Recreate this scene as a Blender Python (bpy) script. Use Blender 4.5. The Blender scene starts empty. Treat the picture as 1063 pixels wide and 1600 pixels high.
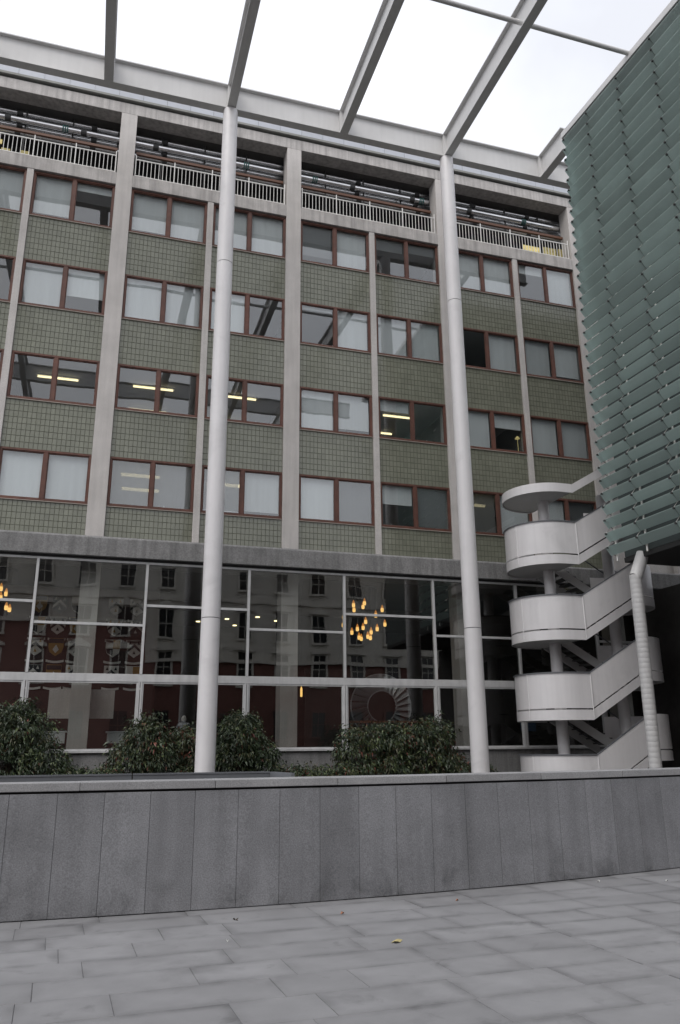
import bpy, bmesh, math, random
from mathutils import Matrix, Vector
random.seed(7)
R = math.radians
H = 1.6                                   # eye height above the plaza; facade heights below are given above eye level
scene = bpy.context.scene
col = scene.collection

# ---------------------------------------------------------------- camera, sky, sun, exposure
cd = bpy.data.cameras.new('camera'); cam = bpy.data.objects.new('camera', cd); col.objects.link(cam)
PITCH, ROLL, YAW = R(16.686), R(-0.475), R(-17.165)
fwd = Vector((-math.sin(YAW)*math.cos(PITCH), math.cos(YAW)*math.cos(PITCH), math.sin(PITCH)))
rgt = Vector((math.cos(YAW), math.sin(YAW), 0)); upv = rgt.cross(fwd)
r2 = rgt*math.cos(ROLL) + upv*math.sin(ROLL); u2 = -rgt*math.sin(ROLL) + upv*math.cos(ROLL)
m = Matrix((r2, u2, -fwd)).transposed().to_4x4(); m.translation = (0, 0, H)
cam.matrix_world = m
cd.sensor_fit = 'VERTICAL'; cd.sensor_height = 24; cd.lens = 24*1229.3/1600
cd.clip_start = 0.1; cd.clip_end = 1000
scene.camera = cam

world = bpy.data.worlds.new('World'); scene.world = world; world.use_nodes = True
wn = world.node_tree; wn.nodes.clear()
SUN_EL, SUN_AZ = R(52), R(222)
sky = wn.nodes.new('ShaderNodeTexSky'); sky.sky_type = 'NISHITA'; sky.sun_disc = False
sky.sun_elevation = SUN_EL; sky.sun_rotation = SUN_AZ; sky.dust_density = 5; sky.air_density = 1.5
mixw = wn.nodes.new('ShaderNodeMix'); mixw.data_type = 'RGBA'; mixw.inputs['Factor'].default_value = 0.88
mixw.inputs['B'].default_value = (7.6, 7.75, 8.1, 1)          # even cloud cover
tcw = wn.nodes.new('ShaderNodeTexCoord'); cln = wn.nodes.new('ShaderNodeTexNoise'); cln.inputs['Scale'].default_value = 3.0; cln.inputs['Detail'].default_value = 5
mrw = wn.nodes.new('ShaderNodeMapRange'); mrw.inputs[1].default_value = 0.32; mrw.inputs[2].default_value = 0.68; mrw.inputs[3].default_value = 0.82; mrw.inputs[4].default_value = 1.16
hsw = wn.nodes.new('ShaderNodeHueSaturation'); hsw.inputs['Color'].default_value = (6.35, 6.45, 6.85, 1)
wn.links.new(tcw.outputs['Generated'], cln.inputs['Vector']); wn.links.new(cln.outputs['Fac'], mrw.inputs[0]); wn.links.new(mrw.outputs[0], hsw.inputs['Value']); wn.links.new(hsw.outputs[0], mixw.inputs['B'])
bg = wn.nodes.new('ShaderNodeBackground'); bg.inputs['Strength'].default_value = 0.15
wo = wn.nodes.new('ShaderNodeOutputWorld')
wn.links.new(sky.outputs[0], mixw.inputs['A']); wn.links.new(mixw.outputs['Result'], bg.inputs['Color'])
wn.links.new(bg.outputs[0], wo.inputs['Surface'])

sl = bpy.data.lights.new('sun', 'SUN'); sl.energy = 1.15; sl.angle = R(40); sl.color = (1, 0.98, 0.95)
so = bpy.data.objects.new('sun', sl); col.objects.link(so)
sd = Vector((math.sin(SUN_AZ)*math.cos(SUN_EL), math.cos(SUN_AZ)*math.cos(SUN_EL), math.sin(SUN_EL)))
so.rotation_euler = (-sd).to_track_quat('-Z', 'Y').to_euler(); so.location = (0, -10, 60)

scene.view_settings.view_transform = 'Standard'; scene.view_settings.look = 'None'
scene.view_settings.gamma = 1; scene.view_settings.exposure = 0.31
scene.render.film_transparent = False
try:
    scene.cycles.max_bounces = 10; scene.cycles.transparent_max_bounces = 16; scene.cycles.glossy_bounces = 4
    scene.cycles.sample_clamp_indirect = 4; scene.cycles.caustics_reflective = False; scene.cycles.caustics_refractive = False
except Exception: pass

# ---------------------------------------------------------------- materials
MATS = {}
def nodes(name):
    mt = bpy.data.materials.new(name); mt.use_nodes = True
    nt = mt.node_tree; b = nt.nodes['Principled BSDF']; MATS[name] = mt
    return mt, nt, b
def mat(name, c, rough=0.6, metal=0.0, var=0.0, scale=3.0, spec=0.5, fine=0.0, fscale=60.0, bump=0.0, obj_var=0.0, streak=0.0, emit=None, estr=0.0, dirt=None):
    mt, nt, b = nodes(name); L = nt.links.new; N = nt.nodes.new
    b.inputs['Roughness'].default_value = rough; b.inputs['Metallic'].default_value = metal
    b.inputs['Specular IOR Level'].default_value = spec
    b.inputs['Base Color'].default_value = (*c, 1)
    if emit:
        b.inputs['Emission Color'].default_value = (*emit, 1); b.inputs['Emission Strength'].default_value = estr
    geo = N('ShaderNodeNewGeometry')
    val = None                                  # a chain of multipliers on the colour
    def mult(sock):
        nonlocal val
        if val is None: val = sock; return
        mm = N('ShaderNodeMath'); mm.operation = 'MULTIPLY'; L(val, mm.inputs[0]); L(sock, mm.inputs[1]); val = mm.outputs[0]
    def remap(sock, lo, hi, a=0.3, z=0.7):
        mr = N('ShaderNodeMapRange'); mr.inputs[1].default_value = a; mr.inputs[2].default_value = z
        mr.inputs[3].default_value = lo; mr.inputs[4].default_value = hi; L(sock, mr.inputs[0]); return mr.outputs[0]
    if var:
        t = N('ShaderNodeTexNoise'); t.inputs['Scale'].default_value = scale; t.inputs['Detail'].default_value = 6; t.inputs['Roughness'].default_value = 0.6
        L(geo.outputs['Position'], t.inputs['Vector']); mult(remap(t.outputs['Fac'], 1-var, 1+var))
    if fine:
        t2 = N('ShaderNodeTexNoise'); t2.inputs['Scale'].default_value = fscale; t2.inputs['Detail'].default_value = 3
        L(geo.outputs['Position'], t2.inputs['Vector']); mult(remap(t2.outputs['Fac'], 1-fine, 1+fine))
        if bump:
            bp = N('ShaderNodeBump'); bp.inputs['Strength'].default_value = bump; bp.inputs['Distance'].default_value = 0.01
            L(t2.outputs['Fac'], bp.inputs['Height']); L(bp.outputs[0], b.inputs['Normal'])
    if streak:
        mp = N('ShaderNodeMapping'); mp.inputs['Scale'].default_value = (6, 6, 0.35); L(geo.outputs['Position'], mp.inputs['Vector'])
        t3 = N('ShaderNodeTexNoise'); t3.inputs['Scale'].default_value = 1; t3.inputs['Detail'].default_value = 5
        L(mp.outputs[0], t3.inputs['Vector']); mult(remap(t3.outputs['Fac'], 1+streak*0.4, 1-streak, 0.4, 0.75))
    if obj_var:
        oi = N('ShaderNodeObjectInfo'); mult(remap(oi.outputs['Random'], 1-obj_var, 1+obj_var, 0, 1))
    if val is not None:
        hs = N('ShaderNodeHueSaturation'); hs.inputs['Color'].default_value = (*c, 1); L(val, hs.inputs['Value'])
        L(hs.outputs[0], b.inputs['Base Color'])
    return mt

def glass_mat(name, tint, f0=0.06, rough=0.0, wavy=0.0, wscale=1.2):
    mt, nt, b = nodes(name); L = nt.links.new; N = nt.nodes.new
    nt.nodes.remove(b); out = nt.nodes['Material Output']
    tr = N('ShaderNodeBsdfTransparent'); tr.inputs[0].default_value = (*tint, 1)
    gl = N('ShaderNodeBsdfGlossy'); gl.inputs['Roughness'].default_value = rough; gl.inputs[0].default_value = (1, 1, 1, 1)
    lw = N('ShaderNodeLayerWeight'); lw.inputs[0].default_value = 0.5
    pw = N('ShaderNodeMath'); pw.operation = 'POWER'; pw.inputs[1].default_value = 4
    ma = N('ShaderNodeMath'); ma.operation = 'MULTIPLY_ADD'; ma.inputs[1].default_value = 1-f0; ma.inputs[2].default_value = f0
    L(lw.outputs['Facing'], pw.inputs[0]); L(pw.outputs[0], ma.inputs[0])
    mx = N('ShaderNodeMixShader'); L(ma.outputs[0], mx.inputs[0]); L(tr.outputs[0], mx.inputs[1]); L(gl.outputs[0], mx.inputs[2])
    L(mx.outputs[0], out.inputs['Surface'])
    if wavy:
        geo = N('ShaderNodeNewGeometry'); t = N('ShaderNodeTexNoise'); t.inputs['Scale'].default_value = wscale; t.inputs['Detail'].default_value = 1
        L(geo.outputs['Position'], t.inputs['Vector'])
        bp = N('ShaderNodeBump'); bp.inputs['Strength'].default_value = 1; bp.inputs['Distance'].default_value = wavy
        L(t.outputs['Fac'], bp.inputs['Height']); L(bp.outputs[0], gl.inputs['Normal'])
    return mt

def attr_mat(name, c, rough, attr='tone', spec=0.5, noise=0.0, nscale=4, dark=None, bump=0.0, rvar=0.0, obj_var=0.0):
    """colour scaled by a per-face tone attribute; dark = second colour mixed by attribute 'edge'"""
    mt, nt, b = nodes(name); L = nt.links.new; N = nt.nodes.new
    b.inputs['Roughness'].default_value = rough; b.inputs['Specular IOR Level'].default_value = spec
    at = N('ShaderNodeAttribute'); at.attribute_name = attr
    hs = N('ShaderNodeHueSaturation'); hs.inputs['Color'].default_value = (*c, 1)
    geo = N('ShaderNodeNewGeometry'); v = at.outputs['Fac']
    t = N('ShaderNodeTexNoise'); t.inputs['Scale'].default_value = nscale; t.inputs['Detail'].default_value = 7; t.inputs['Roughness'].default_value = 0.65
    L(geo.outputs['Position'], t.inputs['Vector'])
    if noise:
        mr = N('ShaderNodeMapRange'); mr.inputs[1].default_value = 0.3; mr.inputs[2].default_value = 0.7
        mr.inputs[3].default_value = 1-noise; mr.inputs[4].default_value = 1+noise; L(t.outputs['Fac'], mr.inputs[0])
        mm = N('ShaderNodeMath'); mm.operation = 'MULTIPLY'; L(v, mm.inputs[0]); L(mr.outputs[0], mm.inputs[1]); v = mm.outputs[0]
    if obj_var:
        oi = N('ShaderNodeObjectInfo'); mr2 = N('ShaderNodeMapRange'); mr2.inputs[3].default_value = 1-obj_var; mr2.inputs[4].default_value = 1+obj_var
        L(oi.outputs['Random'], mr2.inputs[0]); mm2 = N('ShaderNodeMath'); mm2.operation = 'MULTIPLY'
        L(v, mm2.inputs[0]); L(mr2.outputs[0], mm2.inputs[1]); v = mm2.outputs[0]
    if name == 'paving_stone':
        t9 = N('ShaderNodeTexNoise'); t9.inputs['Scale'].default_value = 3.3; t9.inputs['Detail'].default_value = 5; L(geo.outputs['Position'], t9.inputs['Vector'])
        m9 = N('ShaderNodeMapRange'); m9.inputs[1].default_value = 0.36; m9.inputs[2].default_value = 0.66; m9.inputs[3].default_value = 0.35; m9.inputs[4].default_value = 1.35
        L(t9.outputs['Fac'], m9.inputs[0]); i9 = N('ShaderNodeMath'); i9.operation = 'SUBTRACT'; i9.inputs[0].default_value = 1; L(at.outputs['Fac'], i9.inputs[1])
        p9 = N('ShaderNodeMath'); p9.operation = 'MULTIPLY'; L(i9.outputs[0], p9.inputs[0]); L(m9.outputs[0], p9.inputs[1])
        q9 = N('ShaderNodeMath'); q9.operation = 'SUBTRACT'; q9.inputs[0].default_value = 1; L(p9.outputs[0], q9.inputs[1])
        d9 = N('ShaderNodeMath'); d9.operation = 'DIVIDE'; L(v, d9.inputs[0]); L(at.outputs['Fac'], d9.inputs[1])
        z9 = N('ShaderNodeMath'); z9.operation = 'MULTIPLY'; L(d9.outputs[0], z9.inputs[0]); L(q9.outputs[0], z9.inputs[1]); v = z9.outputs[0]
    L(v, hs.inputs['Value']); L(hs.outputs[0], b.inputs['Base Color'])
    if bump:
        bp = N('ShaderNodeBump'); bp.inputs['Strength'].default_value = 1; bp.inputs['Distance'].default_value = bump
        L(t.outputs['Fac'], bp.inputs['Height']); L(bp.outputs[0], b.inputs['Normal'])
    if rvar:
        mr = N('ShaderNodeMapRange'); mr.inputs[3].default_value = rough-rvar; mr.inputs[4].default_value = rough+rvar
        L(t.outputs['Fac'], mr.inputs[0]); L(mr.outputs[0], b.inputs['Roughness'])
    return mt

mat('pier_concrete', (0.50, 0.475, 0.455), 0.85, var=0.08, scale=1.2, fine=0.10, fscale=35, bump=0.25, streak=0.10)
mat('beam_concrete', (0.42, 0.40, 0.385), 0.88, var=0.14, scale=1.6, fine=0.10, fscale=28, bump=0.25, streak=0.3)
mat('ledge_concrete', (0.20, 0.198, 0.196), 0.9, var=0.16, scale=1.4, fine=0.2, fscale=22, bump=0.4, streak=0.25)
mat('dark_concrete', (0.12, 0.115, 0.11), 0.9, var=0.2, scale=1.0)
mat('grout', (0.112, 0.115, 0.09), 0.9, var=0.2, scale=3)
attr_mat('green_tile', (0.186, 0.192, 0.150), 0.14, noise=0.12, nscale=0.5, rvar=0.06, bump=0.0)
mat('brown_timber', (0.105, 0.040, 0.026), 0.55, var=0.25, scale=4, streak=0.2, obj_var=0.12)
mat('sill_metal', (0.33, 0.29, 0.25), 0.6)
glass_mat('office_glass', (0.90, 0.92, 0.92), f0=0.085, wavy=0.0015, wscale=0.9)
glass_mat('lounge_glass', (0.86, 0.87, 0.86), f0=0.078, wavy=0.003, wscale=0.7)
mat('blind_fabric', (0.68, 0.69, 0.70), 0.9, streak=0.06, obj_var=0.14)
mat('venetian_slat', (0.55, 0.56, 0.57), 0.5, obj_var=0.1)
mat('blind_bar', (0.7, 0.7, 0.7), 0.5)
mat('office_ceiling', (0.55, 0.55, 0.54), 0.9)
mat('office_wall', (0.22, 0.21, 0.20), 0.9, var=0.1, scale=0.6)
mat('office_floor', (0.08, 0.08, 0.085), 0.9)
mat('white_paint', (0.69, 0.675, 0.68), 0.42, var=0.035, scale=0.8, streak=0.05)
mat('white_steel', (0.60, 0.595, 0.59), 0.5, var=0.05, scale=0.8, streak=0.04)
mat('frame_white', (0.50, 0.50, 0.50), 0.5, var=0.10, scale=2.0, streak=0.12)
mat('clad_panel', (0.43, 0.45, 0.49), 0.5, obj_var=0.05, var=0.04)
mat('cornice_metal', (0.22, 0.22, 0.205), 0.6, var=0.15, scale=2)
mat('rail_white', (0.76, 0.75, 0.72), 0.5)
mat('pipe_metal', (0.68, 0.68, 0.69), 0.24, metal=0.9, var=0.15, scale=2.0)
mat('pipe_band', (0.05, 0.05, 0.05), 0.7)
mat('pipe_tape', (0.05, 0.14, 0.13), 0.5)
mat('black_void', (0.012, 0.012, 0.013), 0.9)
mat('lit_window', (0.5, 0.42, 0.16), 0.6, var=0.6, scale=5, emit=(1.0, 0.82, 0.34), estr=0.30)
mat('lit_dim', (0.3, 0.26, 0.10), 0.6, var=0.6, scale=5, emit=(1.0, 0.82, 0.34), estr=0.10)
mat('tube_light', (0.9, 0.9, 0.8), 0.5, emit=(1.0, 0.84, 0.48), estr=1.6)
mat('downlight_glow', (0.9, 0.9, 0.7), 0.5, emit=(1.0, 0.85, 0.45), estr=3.0)
mat('amber_lamp', (0.8, 0.4, 0.1), 0.4, emit=(1.0, 0.60, 0.18), estr=1.15)
mat('amber_dim', (0.6, 0.25, 0.06), 0.4, emit=(1.0, 0.38, 0.06), estr=0.42)
mat('cord_black', (0.02, 0.02, 0.02), 0.6)
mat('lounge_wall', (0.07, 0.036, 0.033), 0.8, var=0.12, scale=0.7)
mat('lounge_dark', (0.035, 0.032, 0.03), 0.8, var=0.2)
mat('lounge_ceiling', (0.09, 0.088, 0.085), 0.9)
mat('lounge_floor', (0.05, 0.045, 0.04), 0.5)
mat('shield_white', (0.85, 0.83, 0.78), 0.6)
mat('shield_black', (0.03, 0.03, 0.035), 0.6)
mat('shield_gold', (0.45, 0.26, 0.06), 0.5)
mat('shield_red', (0.22, 0.04, 0.03), 0.6)
mat('fan_metal', (0.42, 0.43, 0.44), 0.35, metal=0.5)
mat('table_white', (0.6, 0.62, 0.62), 0.5)
mat('wood_rail', (0.12, 0.05, 0.025), 0.5)
mat('steel_grey', (0.13, 0.137, 0.15), 0.5, metal=0.0, var=0.10, scale=2)
mat('granite', (0.198, 0.201, 0.212), 0.75, var=0.16, scale=1.3, fine=0.24, fscale=75, bump=0.2, obj_var=0.10, streak=0.16)
mat('coping_stone', (0.265, 0.265, 0.27), 0.75, var=0.14, scale=2.2, fine=0.2, fscale=80, bump=0.2, obj_var=0.06)
mat('joint_dark', (0.035, 0.035, 0.036), 0.9)
mat('wall_joint', (0.12, 0.12, 0.125), 0.9, var=0.6, scale=2.5)
attr_mat('paving_stone', (0.236, 0.235, 0.241), 0.62, noise=0.13, nscale=1.7, bump=0.004, rvar=0.12, obj_var=0.07)
mat('paving_joint', (0.135, 0.135, 0.14), 0.9, var=0.3, scale=6)
mat('ground_far', (0.12, 0.12, 0.12), 0.9, var=0.15, scale=0.6)
mat('soil', (0.035, 0.028, 0.022), 0.95, var=0.3, scale=4)
mat('leaf_dark', (0.023, 0.036, 0.017), 0.42, var=0.25, scale=3)
mat('leaf_mid', (0.036, 0.056, 0.025), 0.42, var=0.25, scale=3)
mat('leaf_pale', (0.085, 0.110, 0.040), 0.45, var=0.2, scale=3)
mat('leaf_olive', (0.060, 0.060, 0.026), 0.5, var=0.2, scale=3)
mat('leaf_red', (0.13, 0.035, 0.022), 0.5, var=0.3, scale=3)
mat('stem_bark', (0.05, 0.035, 0.025), 0.9)
mat('fallen_yellow', (0.42, 0.36, 0.17), 0.7)
mat('fallen_orange', (0.35, 0.16, 0.09), 0.7)
mat('litter_white', (0.6, 0.6, 0.58), 0.7)
mat('damp_stain', (0.06, 0.06, 0.06), 0.8)
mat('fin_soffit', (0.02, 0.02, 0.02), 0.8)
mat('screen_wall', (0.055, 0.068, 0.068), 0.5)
mat('steel_bright', (0.62, 0.60, 0.57), 0.3, metal=0.9)
mat('tread_dark', (0.10, 0.10, 0.10), 0.8)
mat('stucco', (0.68, 0.65, 0.59), 0.85, var=0.08, scale=0.5, streak=0.12)
mat('red_brick_base', (0.19, 0.085, 0.072), 0.85, var=0.12, scale=0.6)
mat('window_dark', (0.02, 0.022, 0.025), 0.15)
mat('shirt_check', (0.25, 0.26, 0.28), 0.9, fine=0.5, fscale=14)
mat('hair_grey', (0.5, 0.48, 0.45), 0.9)
mat('trouser_dark', (0.03, 0.03, 0.04), 0.9)
mat('teal_plastic', (0.03, 0.22, 0.17), 0.5)
mat('book_red', (0.25, 0.05, 0.04), 0.6)
mat('poster_blue', (0.03, 0.07, 0.14), 0.6)

def stain(name, scale, lo, hi, dark, zmax=None):
    """irregular soiling multiplied into a material's colour; zmax keeps splash marks near the foot"""
    nt = MATS[name].node_tree; L = nt.links.new; N = nt.nodes.new; b = nt.nodes['Principled BSDF']; src = b.inputs['Base Color'].links[0].from_socket
    geo = N('ShaderNodeNewGeometry'); t = N('ShaderNodeTexNoise'); t.inputs['Scale'].default_value = scale; t.inputs['Detail'].default_value = 6; t.inputs['Roughness'].default_value = 0.62; t.inputs['Distortion'].default_value = 0.6
    L(geo.outputs['Position'], t.inputs['Vector']); mr = N('ShaderNodeMapRange'); mr.inputs[1].default_value = lo; mr.inputs[2].default_value = hi; L(t.outputs['Fac'], mr.inputs[0]); f = mr.outputs[0]
    if zmax:
        sx = N('ShaderNodeSeparateXYZ'); L(geo.outputs['Position'], sx.inputs[0]); mz = N('ShaderNodeMapRange'); mz.inputs[1].default_value = 0; mz.inputs[2].default_value = zmax; mz.inputs[3].default_value = 1; mz.inputs[4].default_value = 0
        L(sx.outputs['Z'], mz.inputs[0]); mm = N('ShaderNodeMath'); mm.operation = 'MULTIPLY'; L(f, mm.inputs[0]); L(mz.outputs[0], mm.inputs[1]); f = mm.outputs[0]
    mx = N('ShaderNodeMix'); mx.data_type = 'RGBA'; mx.blend_type = 'MULTIPLY'; mx.inputs['B'].default_value = (dark, dark, dark, 1)
    L(f, mx.inputs['Factor']); L(src, mx.inputs['A']); L(mx.outputs['Result'], b.inputs['Base Color'])
stain('paving_stone', 0.85, 0.54, 0.70, 0.74)
stain('paving_stone', 2.6, 0.60, 0.72, 0.72)
stain('granite', 2.4, 0.50, 0.66, 0.55, 0.42)
stain('granite', 1.1, 0.56, 0.72, 0.84)
stain('white_paint', 0.9, 0.54, 0.74, 0.87)

# fritted green glass of the screen
def fin_glass():
    mt, nt, b = nodes('green_fin_glass'); L = nt.links.new; N = nt.nodes.new
    out = nt.nodes['Material Output']
    oi = N('ShaderNodeObjectInfo'); geo = N('ShaderNodeNewGeometry')
    t = N('ShaderNodeTexNoise'); t.inputs['Scale'].default_value = 1.1; t.inputs['Detail'].default_value = 4; L(geo.outputs['Position'], t.inputs['Vector'])
    ad = N('ShaderNodeMath'); ad.operation = 'ADD'; L(oi.outputs['Random'], ad.inputs[0]); L(t.outputs['Fac'], ad.inputs[1])
    mr = N('ShaderNodeMapRange'); mr.inputs[1].default_value = 0.2; mr.inputs[2].default_value = 1.8; mr.inputs[3].default_value = 0.82; mr.inputs[4].default_value = 1.18
    L(ad.outputs[0], mr.inputs[0])
    hs = N('ShaderNodeHueSaturation'); hs.inputs['Color'].default_value = (0.66, 0.735, 0.715, 1); L(mr.outputs[0], hs.inputs['Value'])
    L(hs.outputs[0], b.inputs['Base Color']); b.inputs['Roughness'].default_value = 0.13
    b.inputs['Specular IOR Level'].default_value = 0.6
    tl = N('ShaderNodeBsdfTranslucent'); L(hs.outputs[0], tl.inputs[0])
    m0 = N('ShaderNodeMixShader'); m0.inputs[0].default_value = 0.6; L(b.outputs[0], m0.inputs[1]); L(tl.outputs[0], m0.inputs[2])
    tr = N('ShaderNodeBsdfTransparent'); tr.inputs[0].default_value = (0.6, 0.85, 0.8, 1)
    mx = N('ShaderNodeMixShader'); mx.inputs[0].default_value = 0.14
    L(m0.outputs[0], mx.inputs[1]); L(tr.outputs[0], mx.inputs[2]); L(mx.outputs[0], out.inputs['Surface'])
mat('glass_edge', (0.36, 0.44, 0.415), 0.3)
fin_glass()
def sheer():
    mt, nt, b = nodes('sheer_blind'); L = nt.links.new; N = nt.nodes.new
    out = nt.nodes['Material Output']; b.inputs['Base Color'].default_value = (0.33, 0.33, 0.34, 1); b.inputs['Roughness'].default_value = 0.8
    tl = N('ShaderNodeBsdfTranslucent'); tl.inputs[0].default_value = (0.6, 0.58, 0.52, 1)
    tr = N('ShaderNodeBsdfTransparent'); m1 = N('ShaderNodeMixShader'); m1.inputs[0].default_value = 0.5
    L(b.outputs[0], m1.inputs[1]); L(tl.outputs[0], m1.inputs[2])
    m2 = N('ShaderNodeMixShader'); m2.inputs[0].default_value = 0.35; L(m1.outputs[0], m2.inputs[1]); L(tr.outputs[0], m2.inputs[2])
    L(m2.outputs[0], out.inputs['Surface'])
sheer()

# ---------------------------------------------------------------- mesh helpers
WM = {}                                     # world matrices of parents
class MB:
    """collects shapes; z values are above eye level, lifted by H on build unless raw"""
    def __init__(s): s.v = []; s.f = []; s.m = []; s.tone = None
    def add(s, vs, fs, mi=0):
        o = len(s.v); s.v += [tuple(p) for p in vs]; s.f += [tuple(i+o for i in f) for f in fs]; s.m += [mi]*len(fs); return s
    def box(s, x0, x1, y0, y1, z0, z1, mi=0):
        return s.add([(x0,y0,z0),(x1,y0,z0),(x1,y1,z0),(x0,y1,z0),(x0,y0,z1),(x1,y0,z1),(x1,y1,z1),(x0,y1,z1)],
                     [(0,3,2,1),(4,5,6,7),(0,1,5,4),(1,2,6,5),(2,3,7,6),(3,0,4,7)], mi)
    def prism(s, poly, axis, a, b, mi=0):
        """polygon (u,w) extruded along an axis: 'x' -> (y,z), 'y' -> (x,z), 'z' -> (x,y)"""
        n = len(poly)
        def P(p, t): return {'x': (t, p[0], p[1]), 'y': (p[0], t, p[1]), 'z': (p[0], p[1], t)}[axis]
        vs = [P(p, a) for p in poly] + [P(p, b) for p in poly]
        fs = [tuple(range(n-1, -1, -1)), tuple(range(n, 2*n))] + [(i, (i+1) % n, n+(i+1) % n, n+i) for i in range(n)]
        return s.add(vs, fs, mi)
    def tube(s, pts, rad, n=12, mi=0, caps=True):
        pts = [Vector(p) for p in pts]; rads = rad if isinstance(rad, (list, tuple)) else [rad]*len(pts)
        o = []; k = len(pts)
        for i, p in enumerate(pts):
            d = (pts[min(i+1, k-1)] - pts[max(i-1, 0)]).normalized()
            a = Vector((0, 1, 0)) if abs(d.y) < 0.9 else Vector((1, 0, 0))
            u = d.cross(a).normalized(); w = d.cross(u)
            for j in range(n):
                t = 2*math.pi*j/n; o.append(p + (u*math.cos(t) + w*math.sin(t))*rads[i])
        fs = [(i*n+j, i*n+(j+1) % n, (i+1)*n+(j+1) % n, (i+1)*n+j) for i in range(k-1) for j in range(n)]
        if caps: fs += [tuple(range(n-1, -1, -1)), tuple(range((k-1)*n, k*n))]
        return s.add(o, fs, mi)
    def lathe(s, c, prof, n=16, mi=0):
        o = []; k = len(prof)
        for r, z in prof:
            for j in range(n):
                t = 2*math.pi*j/n; o.append((c[0]+r*math.cos(t), c[1]+r*math.sin(t), c[2]+z))
        fs = [(i*n+j, i*n+(j+1) % n, (i+1)*n+(j+1) % n, (i+1)*n+j) for i in range(k-1) for j in range(n)]
        fs += [tuple(range(n-1, -1, -1)), tuple(range((k-1)*n, k*n))]
        return s.add(o, fs, mi)
    def ribbon(s, path, z0, z1, th, mi=0, dz=None):
        """upright sheet of thickness th along a plan path; z0, z1 may be lists"""
        n = len(path); P = [Vector((p[0], p[1])) for p in path]
        z0 = z0 if isinstance(z0, list) else [z0]*n; z1 = z1 if isinstance(z1, list) else [z1]*n
        A = []; B = []
        for i in range(n):
            d = (P[min(i+1, n-1)] - P[max(i-1, 0)]).normalized(); nn = Vector((-d.y, d.x))*th
            A.append(P[i]); B.append(P[i] + nn)
        vs = [(p.x, p.y, z) for p, z in zip(A, z0)] + [(p.x, p.y, z) for p, z in zip(A, z1)] + [(p.x, p.y, z) for p, z in zip(B, z0)] + [(p.x, p.y, z) for p, z in zip(B, z1)]
        fs = []
        for i in range(n-1):
            j = i+1
            fs += [(i, j, n+j, n+i), (2*n+j, 2*n+i, 3*n+i, 3*n+j), (n+i, n+j, 3*n+j, 3*n+i), (j, i, 2*n+i, 2*n+j)]
        fs += [(0, n, 3*n, 2*n), (n-1, 3*n-1, 4*n-1, 2*n-1)]
        return s.add(vs, fs, mi)
    def mesh(s, name, mats, lift=H, smooth=False):
        me = bpy.data.meshes.new(name)
        me.from_pydata([(x, y, z+lift) for x, y, z in s.v], [], s.f)
        for mn in ([mats] if isinstance(mats, str) else mats): me.materials.append(MATS[mn])
        for p, mi in zip(me.polygons, s.m): p.material_index = mi; p.use_smooth = smooth
        if s.tone is not None:
            at = me.attributes.new('tone', 'FLOAT', 'POINT'); at.data.foreach_set('value', s.tone)
        bm = bmesh.new(); bm.from_mesh(me); bmesh.ops.recalc_face_normals(bm, faces=bm.faces); bm.to_mesh(me); bm.free()
        if smooth:
            try: me.set_sharp_from_angle(angle=R(40))
            except Exception: pass
        me.update(); return me
    def build(s, name, mats, parent=None, smooth=False):
        return put(name, s.mesh(name, mats, smooth=smooth), parent)

def put(name, me, parent=None, mw=None):
    o = bpy.data.objects.new(name, me); col.objects.link(o)
    mw = mw or Matrix.Identity(4); WM[o.name] = mw
    if parent:
        o.parent = parent; o.matrix_parent_inverse = Matrix.Identity(4)
        o.matrix_basis = WM[parent.name].inverted() @ mw
    else: o.matrix_basis = mw
    return o
def empty(name, loc):
    o = bpy.data.objects.new(name, None); col.objects.link(o); o.location = loc; o.empty_display_size = 0.3
    WM[o.name] = Matrix.Translation(loc); return o
def tag(o, label=None, cat=None, group=None, kind=None):
    if label: o['label'] = label
    if cat: o['category'] = cat
    if group: o['group'] = group
    if kind: o['kind'] = kind
    return o
def T(x, y, z, rz=0): return Matrix.Translation((x, y, z+H)) @ Matrix.Rotation(rz, 4, 'Z')
def bevel(o, w=0.01, seg=2):
    b = o.modifiers.new('bevel', 'BEVEL'); b.width = w; b.segments = seg; b.limit_method = 'ANGLE'; return o

# ---------------------------------------------------------------- ground and paving
def wy(x): return 9.0 + 0.0165*(x-1.0)**2      # plan curve of the granite wall
WX = [-13 + i*0.5 for i in range(57)]          # -13 .. 15
LOW = -4.0                                     # sunk court behind the wall (above eye level)
g = MB(); vs = []; fs = []
xs = [-220] + WX + [220]
for x in xs:
    xx = max(-13, min(15, x)); y = wy(xx) + 0.25
    vs += [(x, -220, -H-0.06), (x, y, -H-0.06), (x, y+0.02, LOW), (x, 260, LOW)]
for i in range(len(xs)-1):
    a, b = i*4, (i+1)*4
    fs += [(a, b, b+1, a+1), (a+1, b+1, b+2, a+2), (a+2, b+2, b+3, a+3)]
g.add(vs, fs)
ground = tag(g.build('ground', 'ground_far'), kind='structure')
pv = MB(); poly = [(-5.5, 1.5), (12.0, 1.5)] + [(x, wy(x)+0.2) for x in [12-0.5*i for i in range(36)]]
pv.prism(poly, 'z', -H-0.05, -H-0.005)
paving = tag(pv.build('paving', 'paving_joint'), kind='structure')

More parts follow.
